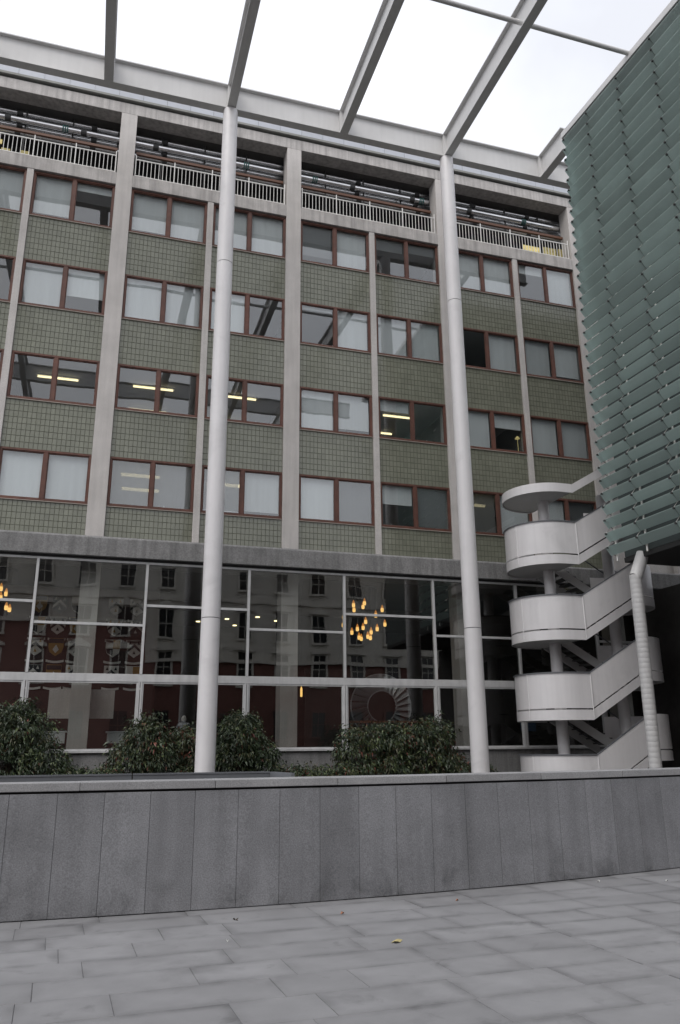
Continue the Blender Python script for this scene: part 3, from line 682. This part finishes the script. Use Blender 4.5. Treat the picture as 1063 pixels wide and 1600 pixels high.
for k, zt in enumerate([7.96+ST] + ZTs):
    roof = k == 0; zl = zt-1.22
    s = MB(); pin = inset(left_path, SCX, 0.03); s.prism(pin + [(X1, SCY+SR-0.03)], 'z', zl-0.36, zl-0.04); ld = s.build('landing', 'white_steel', S)
    s = MB(); s.ribbon(left_path[::-1], zl-0.40, zl-0.065, -0.028); s.build('fascia', 'white_paint', ld, smooth=True)
    if not roof:
        s = MB(); s.ribbon(left_path[::-1], zl-0.005, zt-0.03, -0.022); gp = s.build('guard_panel', 'white_paint', S, smooth=True)
        s = MB(); s.ribbon(inset(left_path, SCX, -0.012)[::-1], zt-0.03, zt+0.005, -0.05); s.build('handrail', 'steel_grey', gp, smooth=True)
        for p in (left_path[0], left_path[10], left_path[17]):
            v = Vector((p[0]-SCX, p[1]-SCY)).normalized()*0.02
            if p == left_path[0]: v = Vector((0.01, -0.02))
            s = MB(); s.tube([(p[0]+v.x, p[1]+v.y, zl-0.36), (p[0]+v.x, p[1]+v.y, zt)], 0.022, 8); s.build('guard_post', 'white_paint', gp, smooth=True)
    # front flight, rising to the right
    rise = ST/2
    def para(z0, z1, y0, y1, xa=X1, xb=X2, up_=rise):
        return MB().prism([(xa, z0), (xb, z0+up_), (xb, z1+up_), (xa, z1)], 'y', y0, y1)
    fl = para(zl-0.40, zl-0.065, SF, SF+0.04, X1+0.004).build('stringer', 'white_paint', S)
    para(zl-0.36, zl-0.14, SF+1.28, SF+1.33).build('stringer', 'white_steel', S)
    if roof:
        para(zl-0.16, zl-0.10, SF+0.04, SF+1.3).build('stair_roof', 'white_steel', S); continue
    gp = para(zl-0.005, zt-0.03, SF, SF+0.022, X1+0.004).build('guard_panel', 'white_paint', S)
    para(zt-0.03, zt+0.005, SF-0.012, SF+0.04, X1+0.004).build('handrail', 'steel_grey', gp)
    for q in range(8):
        xa = X1+(X2-X1)*q/8; z = zl+rise*(q+1)/8-0.1
        s = MB(); s.box(xa, xa+0.32, SF+0.05, SF+1.27, z-0.05, z); s.build('tread', 'tread_dark', S)
    # rear flight, falling to the right
    para(zl-0.40, zl-0.05, SCY+0.10, SCY+0.15, up_=-rise).build('stringer', 'white_steel', S)
    para(zl-0.40, zl-0.05, SCY+SR-0.05, SCY+SR, up_=-rise).build('stringer', 'white_steel', S)
    s = MB(); s.tube([(X1, SCY+0.12, zl+0.95), (X2, SCY+0.12, zl+0.95-rise)], 0.025, 8); s.build('handrail', 'steel_grey', S, smooth=True)
    for q in range(8):
        xa = X1+(X2-X1)*q/8; z = zl-rise*(q+1)/8+0.06
        s = MB(); s.box(xa, xa+0.32, SCY+0.16, SCY+SR-0.06, z-0.05, z); s.build('tread', 'tread_dark', S)
    # floor landing on the right
    zr = zl+rise
    s = MB(); s.prism([(X2, SF+0.03)] + inset(right_path, RCX, 0.03)[1:] + [(X2, SCY+SR-0.03)], 'z', zr-0.36, zr-0.04); ld = s.build('landing', 'white_steel', S)
    s = MB(); s.ribbon(right_path, zr-0.40, zr-0.07, 0.028); s.build('fascia', 'white_paint', ld, smooth=True)
    s = MB(); s.ribbon(right_path, zr-0.005, zr+1.19, 0.022); s.build('guard_panel', 'white_paint', S, smooth=True)
for x, zt in ((SCX+0.12, 7.96+ST-1.3), (18.9, 9.6)):
    s = MB(); s.tube([(x, SCY, LOW), (x, SCY, zt)], 0.21, 24); s.build('post', 'white_paint', S, smooth=True)

# ---------------------------------------------------------------- lamps and things inside
tubes = [((-3.09,30.89),(-1.54,30.87),'left of the four lit windows'), ((0.62,30.78),(2.24,30.76),'nearest the glass in the second lit window'), ((0.58,33.18),(2.16,33.2),'deep inside the second lit window'),
         ((4.51,30.7),(5.74,30.7),'nearest the glass behind the left white column'), ((4.05,33.3),(5.51,33.3),'deep in the room behind the left white column'),
         ((11.57,30.73),(12.88,30.72),'in the window with plants and books'), ((12.17,32.73),(12.73,32.73),'at the back of the window with plants and books')]
for (a, b, w) in tubes:
    t = MB().tube([(a[0], a[1], 14.36), (b[0], b[1], 14.36)], 0.036, 10).build('tube_light', 'tube_light', None, smooth=True)
    tag(t, 'lit fluorescent tube ' + w, 'lamp', 'lit office tubes')
    MB().box(a[0]-0.05, b[0]+0.05, a[1]-0.07, a[1]+0.07, 14.41, 14.458).build('lamp_housing', 'blind_bar', t)
for x, y, w in ((1.0, 30.6, 'left pane, near the glass'), (1.1, 32.4, 'left pane, further in'), (4.4, 30.8, 'behind the left white column'), (15.4, 30.6, 'between the right white column and the stair roof')):
    t = MB().tube([(x-0.6, y, 10.42), (x+0.9, y, 10.42)], 0.06, 10).build('tube_light', 'tube_light', None, smooth=True)
    tag(t, 'lamp glowing through a lowest row blind, ' + w, 'lamp', 'lamps behind blinds')
    MB().box(x-0.65, x+0.95, y-0.07, y+0.07, 10.48, 10.578).build('lamp_housing', 'blind_bar', t)

def chandelier(bulbs, cx, label):
    cz = 6.45; ys = [30.6, 31.3, 30.9, 31.6, 31.0, 30.4]
    root = empty('chandelier', (cx, 31, cz+H)); tag(root, label, 'chandelier', 'pendant clusters in the lounge')
    MB().lathe((cx, 31, cz), [(0.5, -0.05), (0.5, -0.002)], 24).build('ceiling_plate', 'cord_black', root)
    for i, (x, z) in enumerate(bulbs):
        y = ys[i % 6]; k = y/32.0; x, z = x*k, z*k
        s = MB().lathe((x, y, z), [(0.03, -0.13), (0.058, -0.12), (0.068, -0.05), (0.062, 0.03)], 12).lathe((x, y, z), [(0.062, 0.031), (0.042, 0.10), (0.015, 0.17)], 12, mi=1)
        sh = s.build('lamp_shade', ['amber_lamp', 'amber_dim'], root, smooth=True)
        MB().tube([(x, y, z+0.17), (x, y, cz-0.02)], 0.006, 5).build('cord', 'cord_black', sh)
chandelier([(10.46,5.93),(10.48,5.72),(10.96,6.04),(10.89,5.87),(11.77,5.78),(11.47,5.53),(9.99,5.05),(10.37,4.75),(10.62,4.91),(10.88,4.97),(11.0,5.23),(11.24,4.79),(11.52,4.94),(11.88,5.15),(10.69,4.55),(10.79,4.50),(11.09,4.6),(11.2,4.55),(10.01,5.38)],
           10.6, 'cluster of glowing amber pendant lamps in the middle of the lounge windows')
chandelier([(-3.65,5.95),(-3.45,5.76),(-3.39,5.23),(-3.27,5.16),(-3.63,5.61),(-3.8,5.3),(-4.0,5.6),(-4.1,5.1)], -3.5, 'amber pendant lamps cut off by the left edge of the picture')
MB().lathe((8.05*0.96, 30.3, 2.1), [(0.02, -0.2), (0.045, -0.18), (0.045, 0.1), (0.01, 0.2)], 10).build('pendant_lamp', 'amber_lamp', None, smooth=True)
pl = bpy.data.objects['pendant_lamp']; tag(pl, 'single slim amber lamp low in the pane beside the round fan sculpture', 'lamp')
MB().tube([(7.728, 30.3, 2.3), (7.728, 30.3, 6.45)], 0.006, 5).build('cord', 'cord_black', pl)
dn = [((6.34,40.5),'left of the inner pier, upper'), ((7.1,42.6),'left of the inner pier, lowest'), ((6.0,42.3),'just right of the left white column'), ((7.75,39.5),'in the tall pane left of the inner pier, bright'),
      ((8.94,40.5),'in the tall pane, lower right'), ((8.38,37.5),'in the tall pane, small and high'), ((5.01,41.7),'just left of the left white column')]
for (x, y), w in dn:
    t = MB().lathe((x, y, 6.42), [(0.11, -0.01), (0.11, 0.028)], 16).build('downlight', 'downlight_glow', None)
    tag(t, 'round downlight deep in the lounge, ' + w, 'lamp', 'downlights in the lounge ceiling')
for x, w in ((19.0, 'left'), (19.9, 'right')):
    t = MB().lathe((x, 28.9, 7.0), [(0.02, -0.07), (0.06, -0.04), (0.06, 0.03), (0.02, 0.06)], 12).build('stair_lamp', 'downlight_glow', None, smooth=True)
    t.location.z = -0.72
    tag(t, 'small warm bulb behind the upper stair flight, the %s of two' % w, 'lamp', 'bulbs behind the stair')

# painted shields on the red wall
def shield(x, z, seed):
    rr = random.Random(seed); y = 33.985; w, h = 0.29, 0.36
    kind = seed % 5
    fld = ['shield_white', 'shield_black', 'shield_white', 'shield_gold', 'shield_white'][kind]
    out = [(-w, h), (w, h), (w, 0), (w*0.8, -h*0.55), (0, -h), (-w*0.8, -h*0.55), (-w, 0)]
    root = MB().prism([(x+a, z+b) for a, b in out], 'y', y-0.03, y).build('heraldic_shield', fld, None)
    ch = 'shield_black' if fld == 'shield_white' else 'shield_white'
    if kind in (0, 2, 1):
        MB().prism([(x-w*0.95, z-0.16), (x, z+0.08), (x+w*0.95, z-0.16), (x+w*0.9, z-0.03), (x, z+0.21), (x-w*0.9, z-0.03)], 'y', y-0.045, y-0.031).build('chevron', ch, root)
        for dx, dz in ((-0.17, 0.24), (0.17, 0.24), (0, -0.15)):
            MB().prism([(x+dx-0.06, z+dz-0.06), (x+dx+0.06, z+dz-0.06), (x+dx, z+dz+0.08)], 'y', y-0.047, y-0.031).build('charge', 'shield_gold' if kind == 2 else ch, root)
    elif kind == 3:
        MB().prism([(x-w*0.97, z+0.16), (x+w*0.97, z+0.16), (x+w*0.97, z+0.34), (x-w*0.97, z+0.34)], 'y', y-0.045, y-0.031).build('chief', 'shield_black', root)
        MB().prism([(x-0.12, z-0.1), (x, z-0.24), (x+0.12, z-0.1), (x, z+0.1)], 'y', y-0.045, y-0.031).build('charge', 'shield_white', root)
    else:
        MB().prism([(x, z+0.34), (x+w*0.96, z+0.34), (x+w*0.96, z), (x, z)], 'y', y-0.045, y-0.031).build('quarter', 'shield_gold', root)
        MB().prism([(x-w*0.96, z-0.01), (x-0.005, z-0.01), (x-0.005, z-0.3), (x-w*0.76, z-0.19)], 'y', y-0.045, y-0.031).build('quarter', 'shield_black', root)
    n = 8
    up_ = [(x-0.34+0.68*i/n, z-0.50-0.05*math.sin(math.pi*i/n)) for i in range(n+1)]
    MB().prism(up_ + [(a, b-0.085) for a, b in up_[::-1]], 'y', y-0.03, y).build('ribbon', 'shield_white', root)
    return root
rown = ['top', 'second', 'third', 'bottom']; coln = ['first', 'second', 'third', 'fourth', 'fifth']
desc = ['white shield with black chevron', 'black shield with white chevron', 'white shield with gold charges', 'gold shield with black band', 'quartered white, gold and black shield']
for ri, z in enumerate((5.72, 4.86, 3.99, 2.93)):
    for ci, x in enumerate((-2.35, -1.57, -0.83, 0.65, 1.5)):
        sd_ = [3,1,4,2,0, 4,0,3,2,1, 2,3,0,4,0, 1,3,2,0,4][ri*5+ci]
        o = shield(x, z, sd_ + 5*(ri*5+ci))
        tag(o, '%s on the red wall, %s row, %s from left' % (desc[sd_], rown[ri], coln[ci]), 'shield', 'heraldic shields in the lounge')

# round fan sculpture
F = empty('fan_sculpture', (11.3, 31, -0.12+H)); tag(F, 'big round metal sculpture of radiating blades inside the lounge', 'sculpture')
fc = (11.3, 31.0, 1.6)
ring = [(fc[0]+0.62*math.cos(t*math.pi/18), fc[1], fc[2]+0.62*math.sin(t*math.pi/18)) for t in range(37)]
MB().tube(ring, 0.02, 6, caps=False).build('inner_ring', 'fan_metal', F, smooth=True)
ring = [(fc[0]+1.3*math.cos(t*math.pi/18), fc[1]+0.1, fc[2]+1.3*math.sin(t*math.pi/18)) for t in range(37)]
MB().tube(ring, 0.025, 6, caps=False).build('outer_ring', 'fan_metal', F, smooth=True)
for k in range(26):
    t = 2*math.pi*k/26; d = 2*math.pi/26*0.8
    s = MB()
    def pp(r, a, y): return (fc[0]+r*math.cos(a), fc[1]+y, fc[2]+r*math.sin(a))
    s.add([pp(0.62,t,0),pp(1.3,t+0.12,0.0),pp(1.3,t+0.12+d,0.2),pp(0.62,t+d,0.12),pp(0.62,t,0.015),pp(1.3,t+0.12,0.015),pp(1.3,t+0.12+d,0.215),pp(0.62,t+d,0.135)],
          [(0,1,2,3),(7,6,5,4),(0,4,5,1),(1,5,6,2),(2,6,7,3),(3,7,4,0)])
    s.build('blade', 'fan_metal', F)
MB().box(11.2, 11.4, 31.06, 31.2, -0.12, 0.35).build('stand', 'cord_black', F)
o = MB().box(9.15, 12.2, 28.65, 28.75, 0.88, 0.96).box(9.2, 9.3, 28.66, 28.74, -0.12, 0.88).box(12.05, 12.15, 28.66, 28.74, -0.12, 0.88).build('window_rail', 'wood_rail')
tag(o, 'brown timber rail across the pane below the fan sculpture', 'rail')

# tables, chairs and a seated person
def table(x, y, label, w=1.0, d=0.7, mt='table_white'):
    root = empty('table', (x, y, -0.12+H)); tag(root, label, 'table')
    bevel(MB().box(x-w/2, x+w/2, y-d/2, y+d/2, 0.58, 0.63).build('table_top', mt, root), 0.01)
    MB().box(x-w/2+0.05, x+w/2-0.05, y-d/2+0.02, y-d/2+0.05, 0.22, 0.579).build('apron', mt, root)
    for a in (-1, 1):
        for b in (-1, 1): MB().tube([(x+a*(w/2-0.08), y+b*(d/2-0.08), -0.12), (x+a*(w/2-0.08), y+b*(d/2-0.08), 0.58)], 0.025, 8).build('leg', 'cord_black', root)
table(-1.2, 29.8, 'white topped table left of the inner pier below the shields', 0.9)
table(0.95, 30.6, 'white table right of the inner pier, half behind the shrub', 0.8)
table(3.5, 32.0, 'table in front of the seated person', 1.4, 0.8, 'lounge_wall')
def chair(x, y, label):
    root = empty('chair', (x, y, -0.12+H)); tag(root, label, 'chair')
    bevel(MB().box(x-0.22, x+0.22, y-0.22, y+0.22, 0.28, 0.33).build('seat', 'wood_rail', root), 0.01)
    bevel(MB().box(x-0.2, x+0.2, y-0.24, y-0.2, 0.36, 0.7).build('backrest', 'wood_rail', root), 0.01)
    for a in (-1, 1):
        for b in (-1, 1): MB().tube([(x+a*0.19, y+b*0.19, -0.12), (x+a*0.19, y+b*0.19, 0.28)], 0.015, 6).build('leg', 'cord_black', root)
chair(3.36, 31.0, 'wooden chair under the seated person behind the left shrubs')
def person(x, y):
    z0 = -0.12
    J = {'pel': (0,0,.56,.15,.12), 'wai': (0,.01,.72,.14,.11), 'che': (0,.04,.95,.17,.12), 'nek': (0,.08,1.10,.055,.055), 'hd': (0,.11,1.20,.075,.085), 'hdt': (0,.12,1.31,.06,.07),
         'sl': (-.19,.05,1.03,.06,.06), 'el': (-.25,.16,.78,.045,.045), 'hl': (-.12,.42,.78,.03,.03), 'sr': (.19,.05,1.03,.06,.06), 'er': (.25,.16,.78,.045,.045), 'hr': (.12,.42,.78,.03,.03),
         'kl': (-.12,.45,.55,.07,.07), 'fl': (-.12,.47,.08,.045,.045), 'tl': (-.12,.62,.04,.04,.035), 'kr': (.12,.45,.55,.07,.07), 'fr': (.12,.47,.08,.045,.045), 'tr': (.12,.62,.04,.04,.035)}
    ed = [('pel','wai'),('wai','che'),('che','nek'),('nek','hd'),('hd','hdt'),('che','sl'),('sl','el'),('el','hl'),('che','sr'),('sr','er'),('er','hr'),('pel','kl'),('kl','fl'),('fl','tl'),('pel','kr'),('kr','fr'),('fr','tr')]
    ks = list(J); me = bpy.data.meshes.new('person'); me.from_pydata([(x+J[k][0], y+J[k][1], J[k][2]+z0+H) for k in ks], [(ks.index(a), ks.index(b)) for a, b in ed], [])
    me.materials.append(MATS['shirt_check']); o = put('person', me)
    sk = o.modifiers.new('skin', 'SKIN'); ly = me.skin_vertices[0] if me.skin_vertices else None
    if ly is None:
        bm = bmesh.new(); bm.from_mesh(me); bm.verts.layers.skin.verify(); bm.to_mesh(me); bm.free(); ly = me.skin_vertices[0]
    for i, k in enumerate(ks): ly.data[i].radius = J[k][3:5]; ly.data[i].use_root = (k == 'pel')
    sb = o.modifiers.new('sub', 'SUBSURF'); sb.levels = 2; sb.render_levels = 2
    tag(o, 'seated person in a grey checked shirt seen from behind through the lounge glass', 'person')
    MB().lathe((x, y+0.115, 1.15+z0), [(0.05, -0.06), (0.092, 0.0), (0.095, 0.08), (0.07, 0.155), (0.02, 0.185)], 14).build('hair', 'hair_grey', o, smooth=True)
person(3.36, 30.95)

# things on office window sills
def on_sill(name, mb, mt, label, cat, group=None):
    o = mb.build(name, mt); tag(o, label, cat, group); return o
zs = WB[2] + 0.05
shelf = MB().box(10.8, 13.85, 29.36, 29.62, zs-0.05, zs).build('window_shelf', 'office_wall', B)
on_sill('storage_box', MB().box(12.0, 12.45, 29.4, 29.58, zs, zs+0.19).box(11.98, 12.47, 29.38, 29.6, zs+0.19, zs+0.22), 'teal_plastic', 'teal box on the sill of the window with books', 'box')
bl_ = ['thick white book against the teal box', 'thin cream book, second right of the teal box', 'red book, third right of the teal box', 'white book, fourth right of the teal box', 'cream book, first in the group right of the window post', 'red book in the middle of the group right of the window post', 'tall white book, last in the group right of the window post']
for i, (xb, hb, mt) in enumerate(((12.50, .17, 'blind_bar'), (12.56, .14, 'table_white'), (12.62, .2, 'book_red'), (12.68, .18, 'blind_bar'), (12.95, .18, 'table_white'), (13.0, .2, 'book_red'), (13.06, .22, 'blind_bar'))):
    on_sill('book', MB().box(xb, xb+0.04, 29.42, 29.57, zs, zs+hb), mt, bl_[i], 'book', 'books on the office sill')
on_sill('paper_tray', MB().prism([(13.35, zs), (13.65, zs), (13.7, zs+0.16), (13.3, zs+0.16)], 'y', 29.42, 29.58), 'table_white', 'white tray on the sill at the right end of the books', 'tray')
on_sill('desk_lamp', MB().lathe((17.62, 29.55, WB[2]+0.95), [(0.12, -0.05), (0.05, 0.05), (0.02, 0.07)], 12).tube([(17.62, 29.55, WB[2]+1.0), (17.72, 29.7, WB[2]+0.4), (17.7, 29.7, WB[2]+0.02)], 0.012, 6), 'lit_window', 'small yellow desk lamp in a window right of the right white column', 'lamp')

# ---------------------------------------------------------------- planting
pl = empty('planter', (5, 26.9, H+LOW)); tag(pl, 'long raised planting bed below the lounge windows', 'planter')
MB().box(-7.9, 13.6, 25.85, 25.97, LOW, -1.05).build('planter_wall', 'ledge_concrete', pl)
MB().box(-7.9, 13.6, 25.97, 28.08, LOW, -1.12).build('soil', 'soil', pl)
LM = ['leaf_dark', 'leaf_mid', 'leaf_pale', 'leaf_olive', 'leaf_red']
def leaf_mesh(blobs, n, seed, wts, lmin=0.08, lmax=0.17, droop=0.75):
    rr = random.Random(seed); s = MB(); vol = [(b[3]*b[4]*b[5])**0.67 for b in blobs]; tot = sum(vol)
    # sprig centres give the crown its lights and darks
    for b, v in zip(blobs, vol):
        k = int(n*v/tot); nspr = max(4, k//14)
        for q in range(nspr):
            th = rr.uniform(0, 2*math.pi); cz = rr.uniform(-0.55, 1); sr = math.sqrt(max(0, 1-cz*cz)); rad = (rr.uniform(0.66, 1.05) if rr.random() < .93 else rr.uniform(1.05, 1.3)) + 0.12*math.sin(th*5+cz*7)*math.cos(th*2+cz*3)
            dirv = Vector((sr*math.cos(th), sr*math.sin(th), cz)); c = Vector((b[0]+dirv.x*rad*b[3], b[1]+dirv.y*rad*b[4], b[2]+dirv.z*rad*b[5]))
            red = rr.choices(range(5), wts)[0]
            for _ in range(14):
                p = c + Vector((rr.gauss(0, .09), rr.gauss(0, .09), rr.gauss(0, .08)))
                d = (dirv*rr.uniform(.3, 1) + Vector((rr.gauss(0, .55), rr.gauss(0, .55), rr.gauss(-droop, .4)))).normalized()
                L = rr.uniform(lmin, lmax)*rr.choice((.8, 1, 1, 1.25)); W = L*rr.uniform(.13, .19); side = d.cross(Vector((rr.gauss(0, 1), rr.gauss(0, 1), rr.gauss(0.6, 1)))).normalized(); nn = d.cross(side)
                mid = p + d*L*0.45 - nn*L*0.06
                a, t = p, p + d*L + Vector((0, 0, -0.25*L))
                s.add([a, mid+side*W, t, mid-side*W, mid-nn*L*0.03], [(0,1,4),(1,2,4),(2,3,4),(3,0,4)], red if rr.random() < .65 else rr.choices(range(5), wts)[0])
    return s
def shrub(x, y, blobs, n, seed, label, wts=(5, 4, 1.2, 1, .15)):
    root = empty('shrub', (x, y, -1.12+H)); tag(root, label, 'shrub', 'shrubs under the lounge windows')
    leaf_mesh(blobs, n, seed, wts).build('crown', LM, root)
    rr = random.Random(seed); s = MB()
    for b in blobs:
        for _ in range(4):
            bx_, by_ = x+rr.uniform(-.25, .25), y+rr.uniform(-.15, .15)
            s.tube([(bx_, by_, -1.12), (bx_*.5+b[0]*.5, by_*.5+b[1]*.5, (b[2]-1.12)/2), (b[0]+rr.uniform(-.3, .3)*b[3], b[1], b[2]+rr.uniform(.0, .6)*b[5])], [.03, .02, .008], 6)
    s.build('stems', 'stem_bark', root)
    # dense dark twigwork inside the crown
shrub(-2.3, 27, [(-2.9,27,.35,.9,.7,1.0),(-2.0,27,.45,.75,.65,.9),(-1.3,26.9,-.35,.65,.6,.75),(-2.4,26.9,-.5,1.1,.7,.7),(-2.0,27.1,1.2,.25,.25,.35),(-.75,26.9,-.8,.45,.5,.4)], 12500, 1, 'large dark leafy shrub at the left edge climbing the window post')
shrub(1.7, 27, [(1.75,27,.25,.65,.6,.75),(1.3,26.9,-.4,.7,.6,.65),(2.2,26.9,-.35,.6,.6,.7),(.6,26.9,-.95,.6,.5,.3)], 9000, 2, 'rounded shrub left of the left white column, olive and reddish tips', (4, 3, .9, 2, .5))
shrub(3.2, 27.2, [(2.95,27.2,.25,.5,.45,.4),(3.45,27.2,.2,.4,.4,.5),(3.3,27.1,-.35,.35,.4,.35)], 4000, 3, 'thin brownish shrub close against the left white column', (3, 2.5, .6, 2.5, .9))
shrub(4.9, 27, [(4.75,27,.3,.75,.65,.75),(4.6,26.9,-.35,.85,.65,.65),(5.5,26.9,-.3,.5,.55,.6),(4.9,27,.75,.5,.45,.35)], 10500, 4, 'dense rounded shrub just right of the left white column')
shrub(10.3, 27.2, [(8.75,27.1,-.1,.55,.5,.75),(9.5,27,.2,.7,.5,.6),(10.4,27,.25,.75,.55,.6),(11.3,27,.25,.7,.55,.65),(12.0,27.1,.3,.5,.5,.75),(9.0,26.9,-.75,.6,.5,.4),(10.2,26.9,-.6,.8,.5,.5),(11.4,26.9,-.55,.8,.5,.55),(12.3,26.9,-.55,.5,.5,.5)], 16500, 5, 'wide hedge like shrub in front of the fan sculpture, mixed red and yellow leaves', (4, 3.4, 1.6, 1.6, .55))
gc = leaf_mesh([(x, 26.5+.35*math.sin(i*2.1), -.85, .55, .5, .30) for i, x in enumerate([-.8, -.3, .2, .6, 2.7, 3.2, 5.7, 6.2, 6.7, 7.2, 7.7, 8.2, 12.6, 13.0, 13.3])], 8500, 9, (5, 4, 1.5, 1.5, .5)).build('ground_cover', LM)
tag(gc, 'low leafy ground cover filling the bed between the shrubs', 'ground cover', kind='stuff')

# fallen leaves and litter on the plaza
def flat_leaf(x, y, L, rz, mt, label):
    s = MB(); n = 10
    out = []
    for i in range(n):
        t = 2*math.pi*i/n; r = L*(0.5 + 0.16*math.cos(3*t)+0.07*math.cos(5*t+1)); out.append((r*math.cos(t), 0.55*r*math.sin(t), 0.012+0.01*math.sin(2*t)))
    s.add(out + [(0, 0, 0.006)] + [(a, b, c-0.002) for a, b, c in out], [(i, (i+1) % n, n) for i in range(n)] + [(n+1+(i+1) % n, n+1+i, i, (i+1) % n) for i in range(n)])
    o = put('fallen_leaf', s.mesh('fallen_leaf', mt, lift=0), None, T(x, y, -H+0.001, rz)); tag(o, label, 'leaf', 'litter on the paving')
flat_leaf(2.65, 7.04, 0.10, 0.4, 'fallen_yellow', 'pale yellow fallen leaf lying alone on the grey paving')
flat_leaf(2.57, 8.35, 0.06, 1.2, 'fallen_orange', 'small orange leaf on the paving near the middle of the wall')
flat_leaf(1.28, 7.55, 0.035, 2.0, 'litter_white', 'white speck of litter on the paving left of centre')
flat_leaf(6.1, 9.15, 0.045, 0.2, 'litter_white', 'tiny pale scrap by the foot of the wall at right')
flat_leaf(3.95, 8.6, 0.045, 0.8, 'fallen_orange', 'small orange leaf by the long straight paving joint')
flat_leaf(6.9, 8.9, 0.04, 0.9, 'litter_white', 'small pale scrap on the paving at far right')
flat_leaf(1.5, 8.4, 0.05, 2.6, 'stem_bark', 'dark crumpled leaf at the foot of the wall left of centre')

# ---------------------------------------------------------------- houses across the street, seen in the glass
def terrace(x0, n, label, base_mt, step=3.5, top=17.5, y=-15.5, base=7.4):
    x1 = x0+n*step; root = empty('terrace_house', ((x0+x1)/2, y-5, 0)); tag(root, label, 'building', 'terrace across the street')
    MB().box(x0, x1, y-9, y, base, top).build('wall', 'stucco', root)
    MB().box(x0, x1, y-9, y+0.05, -H-0.05, base-0.01).build('ground_storey', base_mt, root)
    MB().box(x0, x1, y, y+0.5, top-0.5, top).build('cornice', 'stucco', root)
    MB().box(x0, x1, y, y+0.35, base, base+0.3).build('string_course', 'stucco', root)
    MB().box(x0, x1, y, y+0.2, 12.9, 13.1).build('string_course', 'stucco', root)
    for i in range(n):
        c = x0+(i+.5)*step
        for zc, hh, ped in ((2.0, 1.2, 0), (6.9, 1.4, 1), (10.8, 1.25, 1), (15.0, 0.95, 0)):
            w = MB().box(c-.62, c+.62, y+0.06, y+0.09, zc-hh, zc+hh).build('window', 'window_dark', root)
            f = MB().box(c-.8, c-.62, y+.06, y+.2, zc-hh, zc+hh).box(c+.62, c+.8, y+.06, y+.2, zc-hh, zc+hh).box(c-.85, c+.85, y+.06, y+.28, zc-hh-.18, zc-hh).box(c-.03, c+.03, y+.092, y+.12, zc-hh, zc+hh).box(c-.62, c+.62, y+.092, y+.12, zc-.03, zc+.03)
            if ped: f.box(c-1.0, c+1.0, y+.06, y+.4, zc+hh+.15, zc+hh+.35).prism([(c-1.0, zc+hh+.36), (c+1.0, zc+hh+.36), (c, zc+hh+.85)], 'y', y+.06, y+.36)
            f.build('frame', 'stucco' if zc > 4 else base_mt, w)
terrace(-31.1, 10, 'stucco terrace with a tall red lower part, reflected in the left lounge windows', 'red_brick_base', base=10.6)
terrace(3.9, 10, 'cream stucco terrace with pedimented windows, reflected right of the left white column', 'red_brick_base', 3.6, base=7.4)
